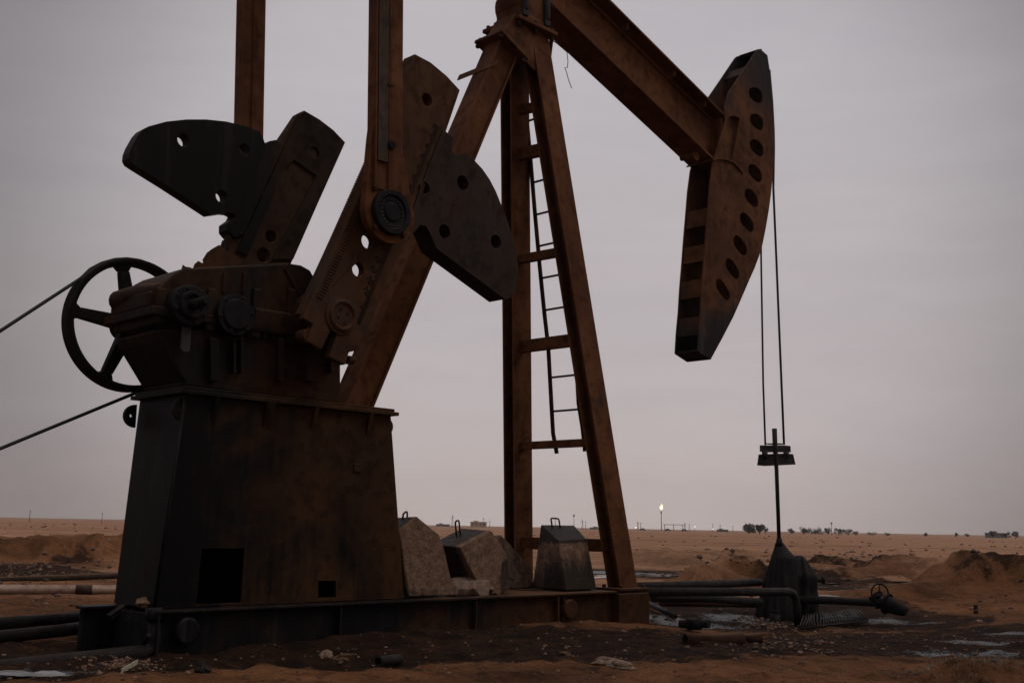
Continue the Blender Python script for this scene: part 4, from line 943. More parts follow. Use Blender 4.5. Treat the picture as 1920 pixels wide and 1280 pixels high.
# ------------------------------------------------------------------ pipes
def pipe(name, pts, r, mat, label, cat='pipe', group=None, n=14, hollow=None, extra=None):
    c = Vector(pts[0]); 
    if extra is None:
        mb = MB(); mb.tube(pts, r, n, hollow=hollow); o = mb.build(name, mat, loc=c)
    else:
        o = empty(name, c); mb = MB(); mb.tube(pts, r, n, hollow=hollow); mb.build('pipe_body', mat, o, loc=c); extra(o, c)
    tag(o, label, cat, group); return o
def bend(a, b, c, r=.12, k=7):     # rounded corner at b
    a, b, c = Vector(a), Vector(b), Vector(c); p = b+(a-b).normalized()*r; q = b+(c-b).normalized()*r
    return [a, p]+[(p.lerp(b, t)).lerp(b.lerp(q, t), t) for t in [i/k for i in range(1, k)]]+[q, c]
gr = 'flow lines by the well'
dW = 17.0
pipe('flow_pipe', bend(at(1195, 1109, 14.8), at(1492, 1109, 17.2), at(1496, 1172, 17.15), .22), .062, M['pipe'], 'black flow pipe nearest the camera with an elbow down in front of the well head', group=gr)
pipe('flow_pipe', [at(1180, 1100, 16.6), at(1300, 1096, 17.8), at(1425, 1091, 18.9)], .066, M['pipe'], 'upper black pipe running behind the elbow pipe to the well head', group=gr)
pipe('flow_pipe', [at(1225, 1120, 15.6), at(1330, 1121, 16.8), at(1425, 1128, 18.2)], .062, M['pipe'], 'lowest black pipe slanting under the elbow pipe', group=gr)
pipe('flow_pipe', [at(1240, 1130, 17.4), at(1420, 1133, 19)], .05, M['pipe_rust'], 'rusty red pipe half hidden below the black flow pipes', group=gr)
pipe('discharge_pipe', [at(1500, 1124, 18.4), at(1580, 1126, 18), at(1648, 1130, 17.6)], .06, M['pipe'], 'black pipe lying between the well head and the handwheel valve')
pipe('supply_pipe', [at(-160, 1181, 10.4), at(0, 1169, 11.0), at(172, 1157, 11.7)], .068, M['pipe'], 'upper of two thick black pipes meeting the left end of the skid', group='thick black pipes at the skid end')
pipe('supply_pipe', [at(-160, 1208, 10.0), at(0, 1193, 10.6), at(120, 1181, 11.0), at(168, 1174, 11.3)], .062, M['pipe'], 'lower of two thick black pipes meeting the left end of the skid', group='thick black pipes at the skid end')
def ext1(o, c):
    mb = MB(); a_ = at(288, 1221, 9.9); mb.tube(bend(at(270, 1222, 9.85), at(290, 1220, 9.92), at(289, 1158, 9.95), .10), .055, 12); mb.build('riser', M['pipe'], o, loc=c)
    mb = MB(); b_ = at(289, 1150, 9.95); mb.tube([b_+Vector((0, 0, -.06)), b_+Vector((0, 0, .05))], .075, 10); mb.build('valve', M['black'], o, loc=c); mb = MB(); mb.tube([b_+Vector((-.06, -.05, -.25)), b_+Vector((.0, -.1, -.17))], .02, 8); mb.build('valve_lever', M['black'], o, loc=c)
pipe('drain_pipe', [at(-160, 1272, 8.9), at(0, 1252, 9.3), at(150, 1236, 9.6), at(275, 1222, 9.87)], .07, M['pipe'], 'thick black drain pipe in the left foreground with a riser against the skid', extra=ext1)
pipe('gathering_pipe', [at(-200, 1093, 21.0), at(0, 1086.5, 21.5), at(240, 1078, 22.2), at(700, 1064, 23)], .062, M['pipe_brown'], 'thin brown pipe crossing behind the pump at the foot of the spoil bank')
def ext2(o, c):
    mb = MB(); mb.tube([at(142, 1104.4, 18.15), at(173, 1104.4, 18.23)], .079, 14); mb.build('dark_band', M['pipe_brown'], o, loc=c)
pipe('coated_pipe', [at(-200, 1104, 17.4), at(0, 1104, 17.8), at(240, 1104.5, 18.4), at(620, 1104, 19.4)], .074, M['pipe_pale'], 'pale coated pipe with one dark wrapped joint lying on the sand', extra=ext2)
a_ = G(1325, 1203, .0); b_ = G(1391, 1207, .05)
pipe('pipe_offcut', [a_-(b_-a_)*.6, b_], .082, M['pipe_rust'], 'wider red-rust pipe offcut with open end half buried in the foreground', 'pipe offcut', 'open pipe offcuts', hollow=.84)
a_ = G(1360, 1200, .03); b_ = G(1428, 1203, .05); pipe('pipe_offcut', [a_, b_], .055, M['pipe_rust'], 'narrower open pipe offcut poking out beside the wider one', 'pipe offcut', 'open pipe offcuts', hollow=.8)
pipe('pipe_offcut', [G(1208, 1139, .10), G(1266, 1160, .04)], .04, M['pipe'], 'short thin black pipe slanting off the end of the skid', 'pipe offcut')
a_ = G(1452, 1166, .0); pipe('pipe_stub', [a_+Vector((0, 0, -.15)), a_+Vector((.02, 0, .13))], .085, M['black'], 'short upright black pipe stub in front of the well head', 'pipe stub', hollow=.8)
a_ = G(1290, 1180, .07); pipe('drain_fitting', [a_, a_+Vector((.14, -.1, .01))], .07, M['black'], 'small black fitting lying in the oil by the skid', 'pipe fitting', hollow=.7)
a_ = G(1830, 1150, .03); pipe('metal_can', [a_-Vector((0, 0, .04)), a_+Vector((0, 0, .05))], .04, M['cast'], 'small rusty can standing alone on the orange sand', 'can', hollow=.9)
a_ = G(708, 1250, .045); b_ = G(748, 1240, .045); pipe('pipe_offcut', [a_, b_], .045, M['pipe'], 'dark short pipe piece in front of the skid near the bottom edge', 'pipe offcut', hollow=.7)

# valve with handwheel
vb = G(1655, 1138); VV = empty('gate_valve', vb); tag(VV, 'oily black gate valve with a spoked handwheel right of the well head', 'valve')
c = at(1650, 1112, 17.5); 
tv = MB(); rw_ = .15; ax = Vector((.25, -.95, .1)).normalized(); s1 = ax.cross(Z).normalized(); s2 = s1.cross(ax)
tv.tube([c+(s1*math.cos(t_)+s2*math.sin(t_))*rw_ for t_ in np.linspace(0, 2*math.pi, 33)], .014, 8)
for k in range(3): 
    an = math.pi/2+k*math.pi*2/3; tv.tube([c, c+(s1*math.cos(an)+s2*math.sin(an))*rw_], .010, 6)
wpart(tv, 'handwheel', M['black'], VV, vb)
tv = MB(); tv.tube([c, c-ax*.25+Vector((0, 0, -.08))], .05, 10); k0 = at(1655, 1128, 17.6); k1 = at(1700, 1146, 17.3)
tv.tube([k0, k0.lerp(k1, .3), k0.lerp(k1, .6), k0.lerp(k1, .9), k1], [.09, .13, .115, .09, .05], 14); tv.tube([k0.lerp(k1, .15), k0.lerp(k1, .22)], .17, 14); tv.tube([at(1640, 1131, 17.6), k0], .09, 12); wpart(tv, 'valve_body', M['black'], VV, vb)

# grating mat
ga, gb_, gc, gd = G(1508, 1158, .02), G(1608, 1150, .04), G(1628, 1172, .03), G(1500, 1182, .02)
gm = MB()
for i in range(26):
    k = i/25; gm.tube([ga.lerp(gb_, k)+Vector((0, 0, .012*math.sin(k*9)+.03)), ga.lerp(gb_, k).lerp(gd.lerp(gc, k), .5)+Vector((.02*math.sin(i), 0, .045+.02*math.sin(k*6))), gd.lerp(gc, k)+Vector((0, 0, .03+.015*math.cos(k*7)))], .013, 6)
for i in range(5): k = i/4; gm.tube([ga.lerp(gd, k)+Vector((0, 0, .02)), gb_.lerp(gc, k)+Vector((0, 0, .025))], .012, 6)
tag(gm.build('steel_grating', M['pipe'], loc=ga), 'black barred steel grating lying on oily ground right of the well head', 'grating')

# ------------------------------------------------------------------ concrete blocks on the skid
def conblock(label, front, back_off, ridge=None, loop=None, oilk=0., yfront=.3, name='concrete_block'):
    pass
def solid(pts, faces, name, loc, label, darkf, loop=None, looplean=(0, 0)):
    root = empty(name, loc); tag(root, label, 'concrete block', 'concrete weights dumped on the skid')
    me = bpy.data.meshes.new('block_body'); bm = bmesh.new(); vv = [bm.verts.new(p-loc) for p in pts]
    for f in faces: bm.faces.new([vv[i] for i in f])
    bmesh.ops.recalc_face_normals(bm, faces=bm.faces)
    bmesh.ops.bevel(bm, geom=[e for e in bm.edges], offset=.012, segments=1, affect='EDGES')
    bmesh.ops.triangulate(bm, faces=[f for f in bm.faces if len(f.verts) > 4])
    bmesh.ops.subdivide_edges(bm, edges=[e for e in bm.edges if e.calc_length() > .10], cuts=5, use_grid_fill=True)
    bmesh.ops.subdivide_edges(bm, edges=[e for e in bm.edges if e.calc_length() > .07], cuts=1, use_grid_fill=True)
    for v in bm.verts:
        w_ = v.co*1.0; d = mnoise.noise(w_*5)*.002+mnoise.noise(w_*23)*.003+min(0, mnoise.noise(w_*9+Vector((5, 2, 1)))+.42)*.035
        v.co += v.normal*d if v.normal.length else Vector((0, 0, 0))
    bm.to_mesh(me); bm.free(); me.materials.append(M['concrete'])
    a = me.attributes.new('oil', 'FLOAT', 'POINT'); a.data.foreach_set('value', [float(darkf(v.co+loc)) for v in me.vertices])
    o = bpy.data.objects.new('block_body', me); COL.objects.link(o); o.parent = root
    if loop:
        p, q, hh, lean = loop; p, q = Vector(p), Vector(q); up = Vector((lean[0], lean[1], 1))*hh; mb = MB()
        mb.tube(bend(p-Vector((0, 0, .04)), p+up, p.lerp(q, .5)+up, .03, 4)+bend(p.lerp(q, .5)+up, q+up, q-Vector((0, 0, .04)), .03, 4)[1:], .011, 8); mb.build('lifting_loop', M['cast'], root, loc=loc)
    return root
def yq(pts, y): return [LW(*ony(a_, b_, y)) for a_, b_ in pts]
# block D: upright frustum with oily lid (right)
tl, tr, tfr, tfl = LW(*ony(1014, 983, .95)), LW(*ony(1077, 984, .95)), LW(*ony(1100, 1010, .45)), LW(*ony(1047, 1013, .45))
bfl, bfr = LW(*ony(1061, 1114, .30)), LW(*ony(1119, 1107, .30)); bbl, bbr = LW(*ony(998, 1100, 1.05)), LW(*ony(1090, 1096, 1.05))
def deck(p): return Vector((p.x, p.y, .41))
bfl, bfr, bbl, bbr = [deck(p) for p in (bfl, bfr, bbl, bbr)]
ctr = (bfl+bfr+bbl+bbr)/4
lw = lambda k: None
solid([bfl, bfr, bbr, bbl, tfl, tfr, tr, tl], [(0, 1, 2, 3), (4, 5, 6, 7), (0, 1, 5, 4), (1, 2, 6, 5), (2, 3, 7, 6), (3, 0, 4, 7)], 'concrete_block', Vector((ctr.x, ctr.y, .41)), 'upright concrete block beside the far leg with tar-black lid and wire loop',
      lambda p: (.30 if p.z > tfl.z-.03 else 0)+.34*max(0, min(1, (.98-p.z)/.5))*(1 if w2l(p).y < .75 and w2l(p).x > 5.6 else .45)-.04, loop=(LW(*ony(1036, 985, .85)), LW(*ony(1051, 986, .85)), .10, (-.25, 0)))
# block A: tall house-shaped block leaning against the pedestal
fA = [(767, 1125), (853, 1115), (832, 1022), (824, 1002), (781, 967), (747, 995), (750, 1006)]
f_ = yq(fA, .28); bk = [p+V*.62+U*.10+Z*(-.02) for p in f_]
f_[0].z = f_[1].z = .41; bk[0].z = bk[1].z = .41; n = len(f_)
bk = [Vector((p.x, p.y, max(p.z, .41))) for p in bk]
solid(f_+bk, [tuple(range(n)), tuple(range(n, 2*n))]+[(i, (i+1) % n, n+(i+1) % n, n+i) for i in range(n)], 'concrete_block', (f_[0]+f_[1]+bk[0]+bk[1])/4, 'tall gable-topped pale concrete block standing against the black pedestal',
      lambda p: (.22 if p.z > f_[4].z-.10 and w2l(p).y > .33 else 0)+(-.10)+(.25 if w2l(p).y > .34 else 0)+(.12 if p.z < .5 else 0), loop=(LW(*ony(755, 984, .5)), LW(*ony(763, 979, .5)), .13, (0, 0)))  # side and roof faces set darker than the front
# block B: tipped block
fB = [(861, 1025), (922, 994), (979, 1083), (964, 1098), (936, 1117), (893, 1089)]
f_B = yq(fB, .34); off = (LW(*ony(833, 1016, .9))-LW(*ony(863, 1027, .34)))
off = V*.55+U*.02+Z*.02
bB = [p+off for p in f_B]
n = len(f_B); mnz = min(p.z for p in f_B+bB)
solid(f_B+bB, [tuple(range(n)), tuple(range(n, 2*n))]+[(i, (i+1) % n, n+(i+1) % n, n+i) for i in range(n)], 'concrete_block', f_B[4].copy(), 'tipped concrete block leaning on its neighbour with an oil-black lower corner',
      lambda p: (.28 if (w2l(p).y > .42) else 0)+(.14 if (p-f_B[2]).length < .40 else -.06), loop=(LW(*ony(857, 1007, .7)), LW(*ony(864, 1004, .7)), .19, (-.15, 0)))  # faces behind the front plane set darker, and one lower corner
# block C: slab behind
fC = [(930, 1012), (941, 1003), (996, 1065), (1000, 1100), (960, 1104), (945, 1060)]
f_C = yq(fC, .95); bC = [p+V*.5 for p in f_C]; n = 6
solid(f_C+bC, [tuple(range(n)), tuple(range(n, 2*n))]+[(i, (i+1) % n, n+(i+1) % n, n+i) for i in range(n)], 'concrete_block', f_C[4].copy(), 'dark concrete block half hidden behind the tipped one', lambda p: .12)
rb = MB(); 
for k, (px, py, r) in enumerate(((862, 1104, .16), (885, 1102, .17), (905, 1113, .12), (850, 1112, .11), (875, 1114, .10))):
    p = LW(*ony(px, py, .45)); rb.rock((p.x, p.y, max(p.z, .41+r*.4)), r, k+3, 2, (1.2, 1, .8), .3)
o = rb.build('concrete_rubble', M['palestone'], loc=LW(*ony(870, 1114, .45))); tag(o, 'pinkish broken concrete rubble under the tipped block', 'rubble')
r_ = MB(); p = LW(*ony(271, 1131, .5)); r_.rock((p.x, p.y, .44), .075, 5, 3, (1.3, 1, .7), .2); tag(r_.build('sandstone_rock', M['stone'], loc=(p.x, p.y, .4)), 'orange rounded stone resting on the left end of the skid', 'stone')
p = G(228, 1262, .02); t = MB(); q = G(257, 1247, .03); t.bar(p, q, .035, .012); tag(t.build('wooden_slat', M['board'], loc=p), 'small pale slat lying in the wet black gravel at lower left', 'slat')

# loose rocks that can be told apart
def rock(px, py, r, seed, label, mat='stone', sq=(1.2, .9, .55), sub=3):
    p = G(px, py); mb = MB(); mb.rock((p.x, p.y, p.z+r*.2), r, seed, sub, sq, .35); tag(mb.build('rock', M[mat], loc=p), label, 'rock')
rock(1138, 1246, .10, 21, 'pale flat stone in the middle foreground', 'palestone', (1.4, .8, .45))
rock(1165, 1252, .09, 22, 'pale longish stone just right of the flat foreground one', 'palestone', (1.5, .7, .4))
rock(612, 1232, .075, 23, 'pale knobbly stone before the skid beside a dark clod', 'palestone', (1, .8, .7))
rock(645, 1234, .11, 24, 'dark oily clod beside the pale stone before the skid', 'cast', (1.7, .7, .45))
rock(380, 1258, .06, 25, 'small black lump in the left foreground', 'black', (1, 1, .8))
rock(1830, 1098, .14, 26, 'red lump of earth at the foot of the right spoil heap', 'stone')
rock(1058, 1228, .07, 27, 'thin dark clod on the bare earth below the skid end', 'cast', (1.9, .6, .35))

# gravel: uncountable stones and crumbs
gv = MB(); rng = random.Random(4)
ico = bmesh.new(); bmesh.ops.create_icosphere(ico, subdivisions=1, radius=1); iv = [v.co.copy() for v in ico.verts]; ifc = [tuple(v.index for v in f.verts) for f in ico.faces]; ico.free()
N = 9000; xs_, ys_ = [], []
while len(xs_) < N:
    d = 7.2+19*rng.random()**2.0; px = rng.uniform(-60, 1980); xx = (px-960)/F*d
    l = w2l(Vector((xx, d, 0)))
    if -.35 < l.x < 7.7 and -.03 < l.y < 2.3: continue
    xs_.append(xx); ys_.append(d)
hh = height(np.array(xs_), np.array(ys_))
for x, y, z in zip(xs_, ys_, hh):
    r = .004+.017*rng.random()**5*(y/9); sq = (rng.uniform(.8, 1.5), rng.uniform(.7, 1.1), rng.uniform(.5, .8)); a_ = rng.random()*6.28; ca_, sa_ = math.cos(a_), math.sin(a_)
    vs = []
    for v in iv:
        k = r*(1+.3*(rng.random()-.5)); u, w_ = v.x*sq[0]*k, v.y*sq[1]*k; vs.append((x+u*ca_-w_*sa_, y+u*sa_+w_*ca_, z+v.z*sq[2]*k+r*.15))
    gv.add(vs, ifc)
def gravelmat():
    m, nt, b = newmat('gravel_stone'); gi = nd(nt, 'ShaderNodeNewGeometry').outputs['Random Per Island']
    cr = nd(nt, 'ShaderNodeValToRGB'); nt.links.new(gi, cr.inputs[0]); e_ = cr.color_ramp.elements
    e_[0].color = (.035, .018, .011, 1); e_[1].color = (.19, .12, .08, 1); e_[1].position = 1.0
    x = e_.new(.55); x.color = (.09, .042, .022, 1); x = e_.new(.85); x.color = (.16, .082, .045, 1)
    nt.links.new(cr.outputs[0], b.inputs['Base Color']); b.inputs['Roughness'].default_value = .85; return m
M['gravel'] = gravelmat()
tag(gv.build('gravel', M['gravel'], clean=False), 'small stones and crumbs of earth scattered over the ground', 'gravel', kind='stuff')
# rubble clods over the spoil heaps
cl = MB(); 
for (px, py, w_, h_, n_, r0) in ((1395, 1062, 55, 20, 420, .09), (1640, 1052, 120, 24, 260, .10), (1850, 1075, 90, 35, 320, .06), (100, 1045, 130, 28, 300, .06), (60, 1070, 70, 14, 200, .05), (1300, 1075, 90, 8, 120, .05), (1440, 1170, 60, 14, 160, .035), (1480, 1210, 120, 20, 200, .028), (230, 1245, 60, 14, 300, .022)):
    for p in GV([px+rng.gauss(0, w_*.6) for _ in range(n_)], [max(py+rng.gauss(0, h_*.6), 1020) for _ in range(n_)]):
        p = Vector(p); r = r0*(.25+.9*rng.random()**2.5)
        vs = []
        for v in iv:
            k = r*(1+.5*(rng.random()-.5)); vs.append((p.x+v.x*k*1.15, p.y+v.y*k, p.z+v.z*k*.75+r*.2))
        cl.add(vs, ifc)
tag(cl.build('earth_clods', M['gravel'], clean=False), 'broken clods of earth over the spoil heaps', 'clods', kind='stuff')

# desert scrub and dry grass: uncountable tufts
def tuftmesh(mb, p, r, h_, n_, rg, wd=.012):
    for _ in range(n_):
        a_ = rg.random()*6.28; rr0 = r*.4*rg.random(); tip = Vector((math.cos(a_)*r*rg.uniform(.4, 1.1), math.sin(a_)*r*rg.uniform(.4, 1.1), h_*rg.uniform(.45, 1.1))); b0 = p+Vector((math.cos(a_)*rr0, math.sin(a_)*rr0, -.02)); sd = Vector((-math.sin(a_+rg.random()), math.cos(a_), 0))*wd
        mid_ = b0.lerp(p+tip, .55)+Vector((0, 0, h_*.12)); mb.add([b0-sd, b0+sd, mid_+sd*.8, mid_-sd*.8, p+tip], [(0, 1, 2, 3), (3, 2, 4)])
sc = MB(); rg = random.Random(9)
pts = []
for _ in range(330):
    d = 32+220*rg.random()**1.4; px = rg.uniform(-100, 2020); pts.append(((px-960)/F*d, d))
hh = height(np.array([p[0] for p in pts]), np.array([p[1] for p in pts]))
for (x, y), z in zip(pts, hh): k = rg.uniform(.04, .15)*(1+y/80); tuftmesh(sc, Vector((x, y, float(z))), k, k*.5, 12, rg, .04*k/.3)
tag(sc.build('desert_scrub', M['tuft'], clean=False), 'low dark desert scrub dotted over the plain', 'scrub', kind='stuff')
gs = MB()
for p in GV([rg.gauss(1842, 52) for _ in range(700)], [rg.gauss(1263, 13) for _ in range(700)]): tuftmesh(gs, Vector(p), .05, .045, 7, rg, .0028)
for p in GV([rg.gauss(1545, 50) for _ in range(40)], [rg.gauss(1190, 9) for _ in range(40)]): tuftmesh(gs, Vector(p), .05, .03, 5, rg, .003)
tag(gs.build('dry_grass', M['drygrass'], clean=False), 'matted dry grass on the low mound at lower right', 'grass', kind='stuff')

# loose wires under the beam
t = MB(); w0 = ony(1062, 95, .9); pts = [ony(a_, b_, .95) for a_, b_ in ((1040, 78), (1052, 88), (1063, 98), (1065, 115), (1064, 127), (1059, 127), (1063, 138), (1066, 150), (1072, 166))]
t.tube([W(p) for p in pts], .006, 5); t.tube([W(ony(a_, b_, .95)) for a_, b_ in ((1030, 72), (1045, 82), (1060, 95), (1072, 104))], .009, 5)
tag(t.build('loose_wire', M['wire'], loc=W(pts[0])), 'thin frayed wire dangling under the walking beam', 'wire')
t = MB(); a_ = W(ony(1034, 70, .9)); b_ = W(ony(1032, 107, .9)); t.tube([a_, a_.lerp(b_, .3), b_], [.04, .028, .014], 8); tag(t.build('hanging_rod', M['cast'], loc=a_), 'short dark tapered rod hanging beside the top of the post', 'rod')

# ------------------------------------------------------------------ far distance
def gfar(px, d):
    p = at(px, 985, d); return Vector((p.x, p.y, hz(p.x, p.y)))
def tree(px, d, hgt, wid, label, seed, name='desert_tree', dense=1.0, group=None):
    hgt *= 1.3; p = gfar(px, d); rt = empty(name, p); tag(rt, label, 'tree', group); rg = random.Random(seed)
    mb = MB(); mb.tube([p, p+Vector((.1, 0, hgt*.25)), p+Vector((0, .1, hgt*.6))], [hgt*.045, hgt*.035, hgt*.015], 7)
    for k in range(6):
        a_ = rg.random()*6.28; mb.tube([p+Vector((0, 0, hgt*rg.uniform(.12, .3))), p+Vector((math.cos(a_)*wid*.3, math.sin(a_)*wid*.3, hgt*rg.uniform(.5, .8)))], [hgt*.022, hgt*.008], 5)
    mb.build('trunk', M['bark'], rt, loc=p)
    mb = MB(); blobs = [(rg.uniform(-.4, .4)*wid, rg.uniform(-.4, .4)*wid, hgt*rg.uniform(.3, .8), rg.uniform(.16, .3)*min(wid, hgt)) for _ in range(int(12*max(1, wid/hgt)))]
    for _ in range(int(1500*dense)):
        bx, by, bz, br_ = rg.choice(blobs); u = Vector((rg.gauss(0, 1), rg.gauss(0, 1), rg.gauss(0, 1))).normalized()*br_*rg.random()**.4
        c_ = p+Vector((bx, by, bz))+u; s_ = hgt*rg.uniform(.02, .055); a1 = Vector((rg.gauss(0, 1), rg.gauss(0, 1), rg.gauss(0, 1))).normalized()*s_; a2 = a1.cross(Vector((rg.gauss(0, 1), rg.gauss(0, 1), rg.gauss(0, 1)))).normalized()*s_
        if c_.z < p.z: continue
        mb.add([c_-a1, c_+a2, c_+a1, c_-a2], [(0, 1, 2, 3)])
    mb.build('crown', M['tree'], rt, loc=p, clean=False); return rt
gt = 'trees on the horizon'
D = 420
tree(1404, D, 3.0, 4.6, 'broad dark tree on the horizon, darkest of the row left of the rod', 1, dense=1.6, group=gt)
tree(1424, D, 2.9, 4.2, 'dark rounded tree joined to the right of the broad one', 2, dense=1.5, group=gt)
tree(1434, D*1.05, 2.2, 3.0, 'small pale leafless-looking tree at the end of the dark clump', 3, dense=.35, group=gt)
tree(1482, D*1.1, 2.0, 3.0, 'small lone tree just right of the polished rod', 4, dense=.6, group=gt)
for i, (px, hh_, ww, l) in enumerate([(1506, 2.6, 3.2, 'left tree of the thin grey grove right of the rod'), (1521, 2.2, 4.2, 'low broad tree in the thin grey grove'), (1535, 2.5, 4.0, 'taller tree closing the thin grey grove'),
        (1552, 2.5, 2.6, 'slim tree at the foot of the mast'), (1572, 2.6, 5.0, 'wide sparse tree right of the mast'), (1590, 2.2, 4.6, 'lower sparse tree right of the wide one'), (1604, 1.6, 2.2, 'last small bush of the grove'),
        (1635, 1.4, 4.5, 'flat dark bush with a red tinge of earth beside it'), (1663, 1.3, 2.2, 'tiny dark bush alone on the right horizon'), (1735, 1.6, 1.4, 'narrow upright bush on the right horizon'),
        (1860, 2.8, 1.6, 'tall narrow tree left of the grey shed'), (1885, 2.2, 3.4, 'leafy tree right of the grey shed'), (1903, 2.5, 2.4, 'outermost tree at the right edge of the horizon'), (1792, 1.7, 1.6, 'small forked bush before the grey shed'), (1812, 1.5, 1.8, 'small bush between forked one and the shed')]):
    tree(px, D*1.12, hh_, ww, l, 10+i, dense=.55, group=gt)
def box_building(px, d, w_, h_, dep, mat, name, label, wins=0):
    p = gfar(px, d); rt = empty(name, p); tag(rt, label, 'building')
    mb = MB(); mb.box(p.x-w_/2, p.x+w_/2, p.y, p.y+dep, p.z-.5, p.z+h_); mb.build('wall', M[mat], rt, loc=p)
    mb = MB(); mb.box(p.x-w_/2-.2, p.x+w_/2+.2, p.y-.2, p.y+dep+.2, p.z+h_+.01, p.z+h_+.35); mb.box(p.x-w_*.3, p.x-w_*.05, p.y+1, p.y+dep-1, p.z+h_+.351, p.z+h_+1.1); mb.build('roof', M[mat], rt, loc=p)
    for k in range(wins):
        x = p.x-w_/2+w_*(k+.5)/wins; mb = MB(); mb.box(x-.6, x+.6, p.y-.06, p.y-.002, p.z+h_*.4, p.z+h_*.75); mb.build('window', M['bark'], rt, loc=p)
box_building(897, 900, 13, 4.2, 10, 'tan', 'flat_roofed_building', 'tan flat roofed building on the horizon left of the far leg', 4)
box_building(830, 1000, 12, 1.9, 8, 'greywall', 'low_shed', 'long low shed on the horizon by the tall block', 3)
box_building(1872, 520, 8, 2.0, 6, 'greywall', 'grey_shed', 'pale grey shed between trees at the right edge of the horizon', 2)
box_building(1356, 900, 8, 1.6, 6, 'bark', 'dark_shed', 'low dark shed left of the broad dark tree', 2)
box_building(1122, 950, 14, 1.4, 6, 'greywall', 'low_store', 'long low store seen between the two front legs', 2)
# flare stack
fd = 1300; p = gfar(1240, fd); FS = empty('flare_stack', p); tag(FS, 'tall gas flare stack with a burning yellow flame', 'flare stack')
zt_ = at(1240, 960, fd).z; mb = MB(); mb.tube([p, Vector((p.x, p.y, zt_))], [.55, .4], 8); mb.tube([Vector((p.x, p.y, zt_-1)), Vector((p.x, p.y, zt_+1.2))], 1.0, 10); mb.build('stack', M['farsteel'], FS, loc=p)
mb = MB(); mb.tube([Vector((p.x, p.y, zt_+3)), Vector((p.x+.3, p.y, zt_+4.4)), Vector((p.x-.2, p.y, zt_+5.8)), Vector((p.x+.7, p.y, zt_+8)), Vector((p.x+.3, p.y, zt_+9.4))], [.6, 1.6, 1.9, .9, .15], 12); mb.build('flame', M['flame'], FS, loc=p)
# pipe gantry, pylons and poles
gp_ = gfar(1262, 1000); GA = MB(); xl, xr = gfar(1246, 1000), gfar(1280, 1000)
for q in (xl, xr, xl.lerp(xr, .5)): GA.box(q.x-.25, q.x+.25, q.y-.25, q.y+.25, q.z-.5, q.z+5.2)
GA.box(xl.x-1.2, xr.x+.6, xl.y-.3, xl.y+.3, xl.z+5.2, xl.z+5.7); tag(GA.build('pipe_gantry', M['farsteel'], loc=gp_), 'long low steel gantry right of the flare stack', 'gantry')
def pole(px, d, hgt, kind, label, group='utility poles on the horizon'):
    p = gfar(px, d); mb = MB(); r = .0005*d*.55
    if kind == 'pole': mb.tube([p, p+Vector((hgt*.03, 0, hgt))], [r*1.1, r*.7], 6); mb.bar(p+Vector((-hgt*.10+hgt*.03, 0, hgt*.9)), p+Vector((hgt*.13, 0, hgt*.9)), r, r)
    elif kind == 'mast':
        mb.tube([p, p+Vector((0, 0, hgt))], r*.9, 6); mb.box(p.x-r*2.5, p.x+r*2.5, p.y-r*2, p.y+r*2, p.z+hgt*.86, p.z+hgt*.98)
    else:
        for s_ in (-1, 1):
            mb.tube([p+Vector((s_*hgt*.07, 0, 0)), p+Vector((s_*hgt*.02, 0, hgt))], r*.6, 5)
        for k in range(6): mb.bar(p+Vector((-(.07-.05*k/6)*hgt, 0, hgt*k/6)), p+Vector(((.07-.05*(k+1)/6)*hgt, 0, hgt*(k+1)/6)), r*.5, r*.5)
        for k in (.72, .86): mb.bar(p+Vector((-hgt*.14, 0, hgt*k)), p+Vector((hgt*.14, 0, hgt*k)), r*.6, r*.6)
    tag(mb.build('utility_pole' if kind == 'pole' else ('radio_mast' if kind == 'mast' else 'lattice_pylon'), M['farsteel'], loc=p), label, 'pole' if kind == 'pole' else ('mast' if kind == 'mast' else 'pylon'), group)
pole(54, 300, 3.2, 'pole', 'leftmost leaning utility pole on the horizon'); pole(190, 300, 3.0, 'pole', 'utility pole on the horizon close to the left edge of the pedestal')
pole(848, 700, 7.5, 'pylon', 'lattice pylon over the gable-topped block'); pole(906, 800, 7, 'pole', 'utility pole rising beside the tan building'); pole(918, 900, 6, 'pole', 'fainter utility pole right of the tan building')
pole(1041, 800, 8.5, 'pole', 'utility pole just left of the upright block loop'); pole(1076, 700, 9.5, 'mast', 'slim radio mast between the front legs')
pole(1092, 900, 7.5, 'pylon', 'lattice pylon seen between mast and near leg'); pole(1098, 950, 7, 'pole', 'thin pole close behind the pylon between the legs')
pole(1196, 900, 7, 'pylon', 'faint pylon right of the near leg'); pole(1201, 920, 6.5, 'pole', 'faint pole right of the near leg pylon'); pole(1284, 950, 7, 'pylon', 'faint pylon at the end of the gantry'); pole(1292, 950, 6, 'pole', 'faint pole past the gantry')
pole(1336, 900, 6.5, 'pole', 'faint pole right of the gantry lamps'); pole(1350, 900, 6, 'pole', 'faint pole above the dark shed'); pole(1374, 900, 5, 'pole', 'faint short pole left of the broad dark tree')
pole(1559, 470, 5.4, 'mast', 'mast rising out of the grey grove right of the rod')
for i, (px, l) in enumerate(((1192, 'bright white lamp low on the horizon beside the near leg'), (1303, 'white lamp low on the horizon past the gantry'), (1336, 'small white lamp further right of the gantry lamp'))):
    p = gfar(px, 900); mb = MB(); mb.rock((p.x, p.y, p.z+2.2+(1.5 if i == 1 else 0)), .55 if i == 0 else .45, i, 1, (1, 1, 1), .0); LR = empty('lamp_post', p); tag(LR, l, 'lamp'); mb.build('lamp', M['lamp'], LR, loc=p)
    mb = MB(); mb.tube([p, p+Vector((0, 0, 2.+(1.5 if i == 1 else 0)))], .12, 5); mb.build('post', M['farsteel'], LR, loc=p)
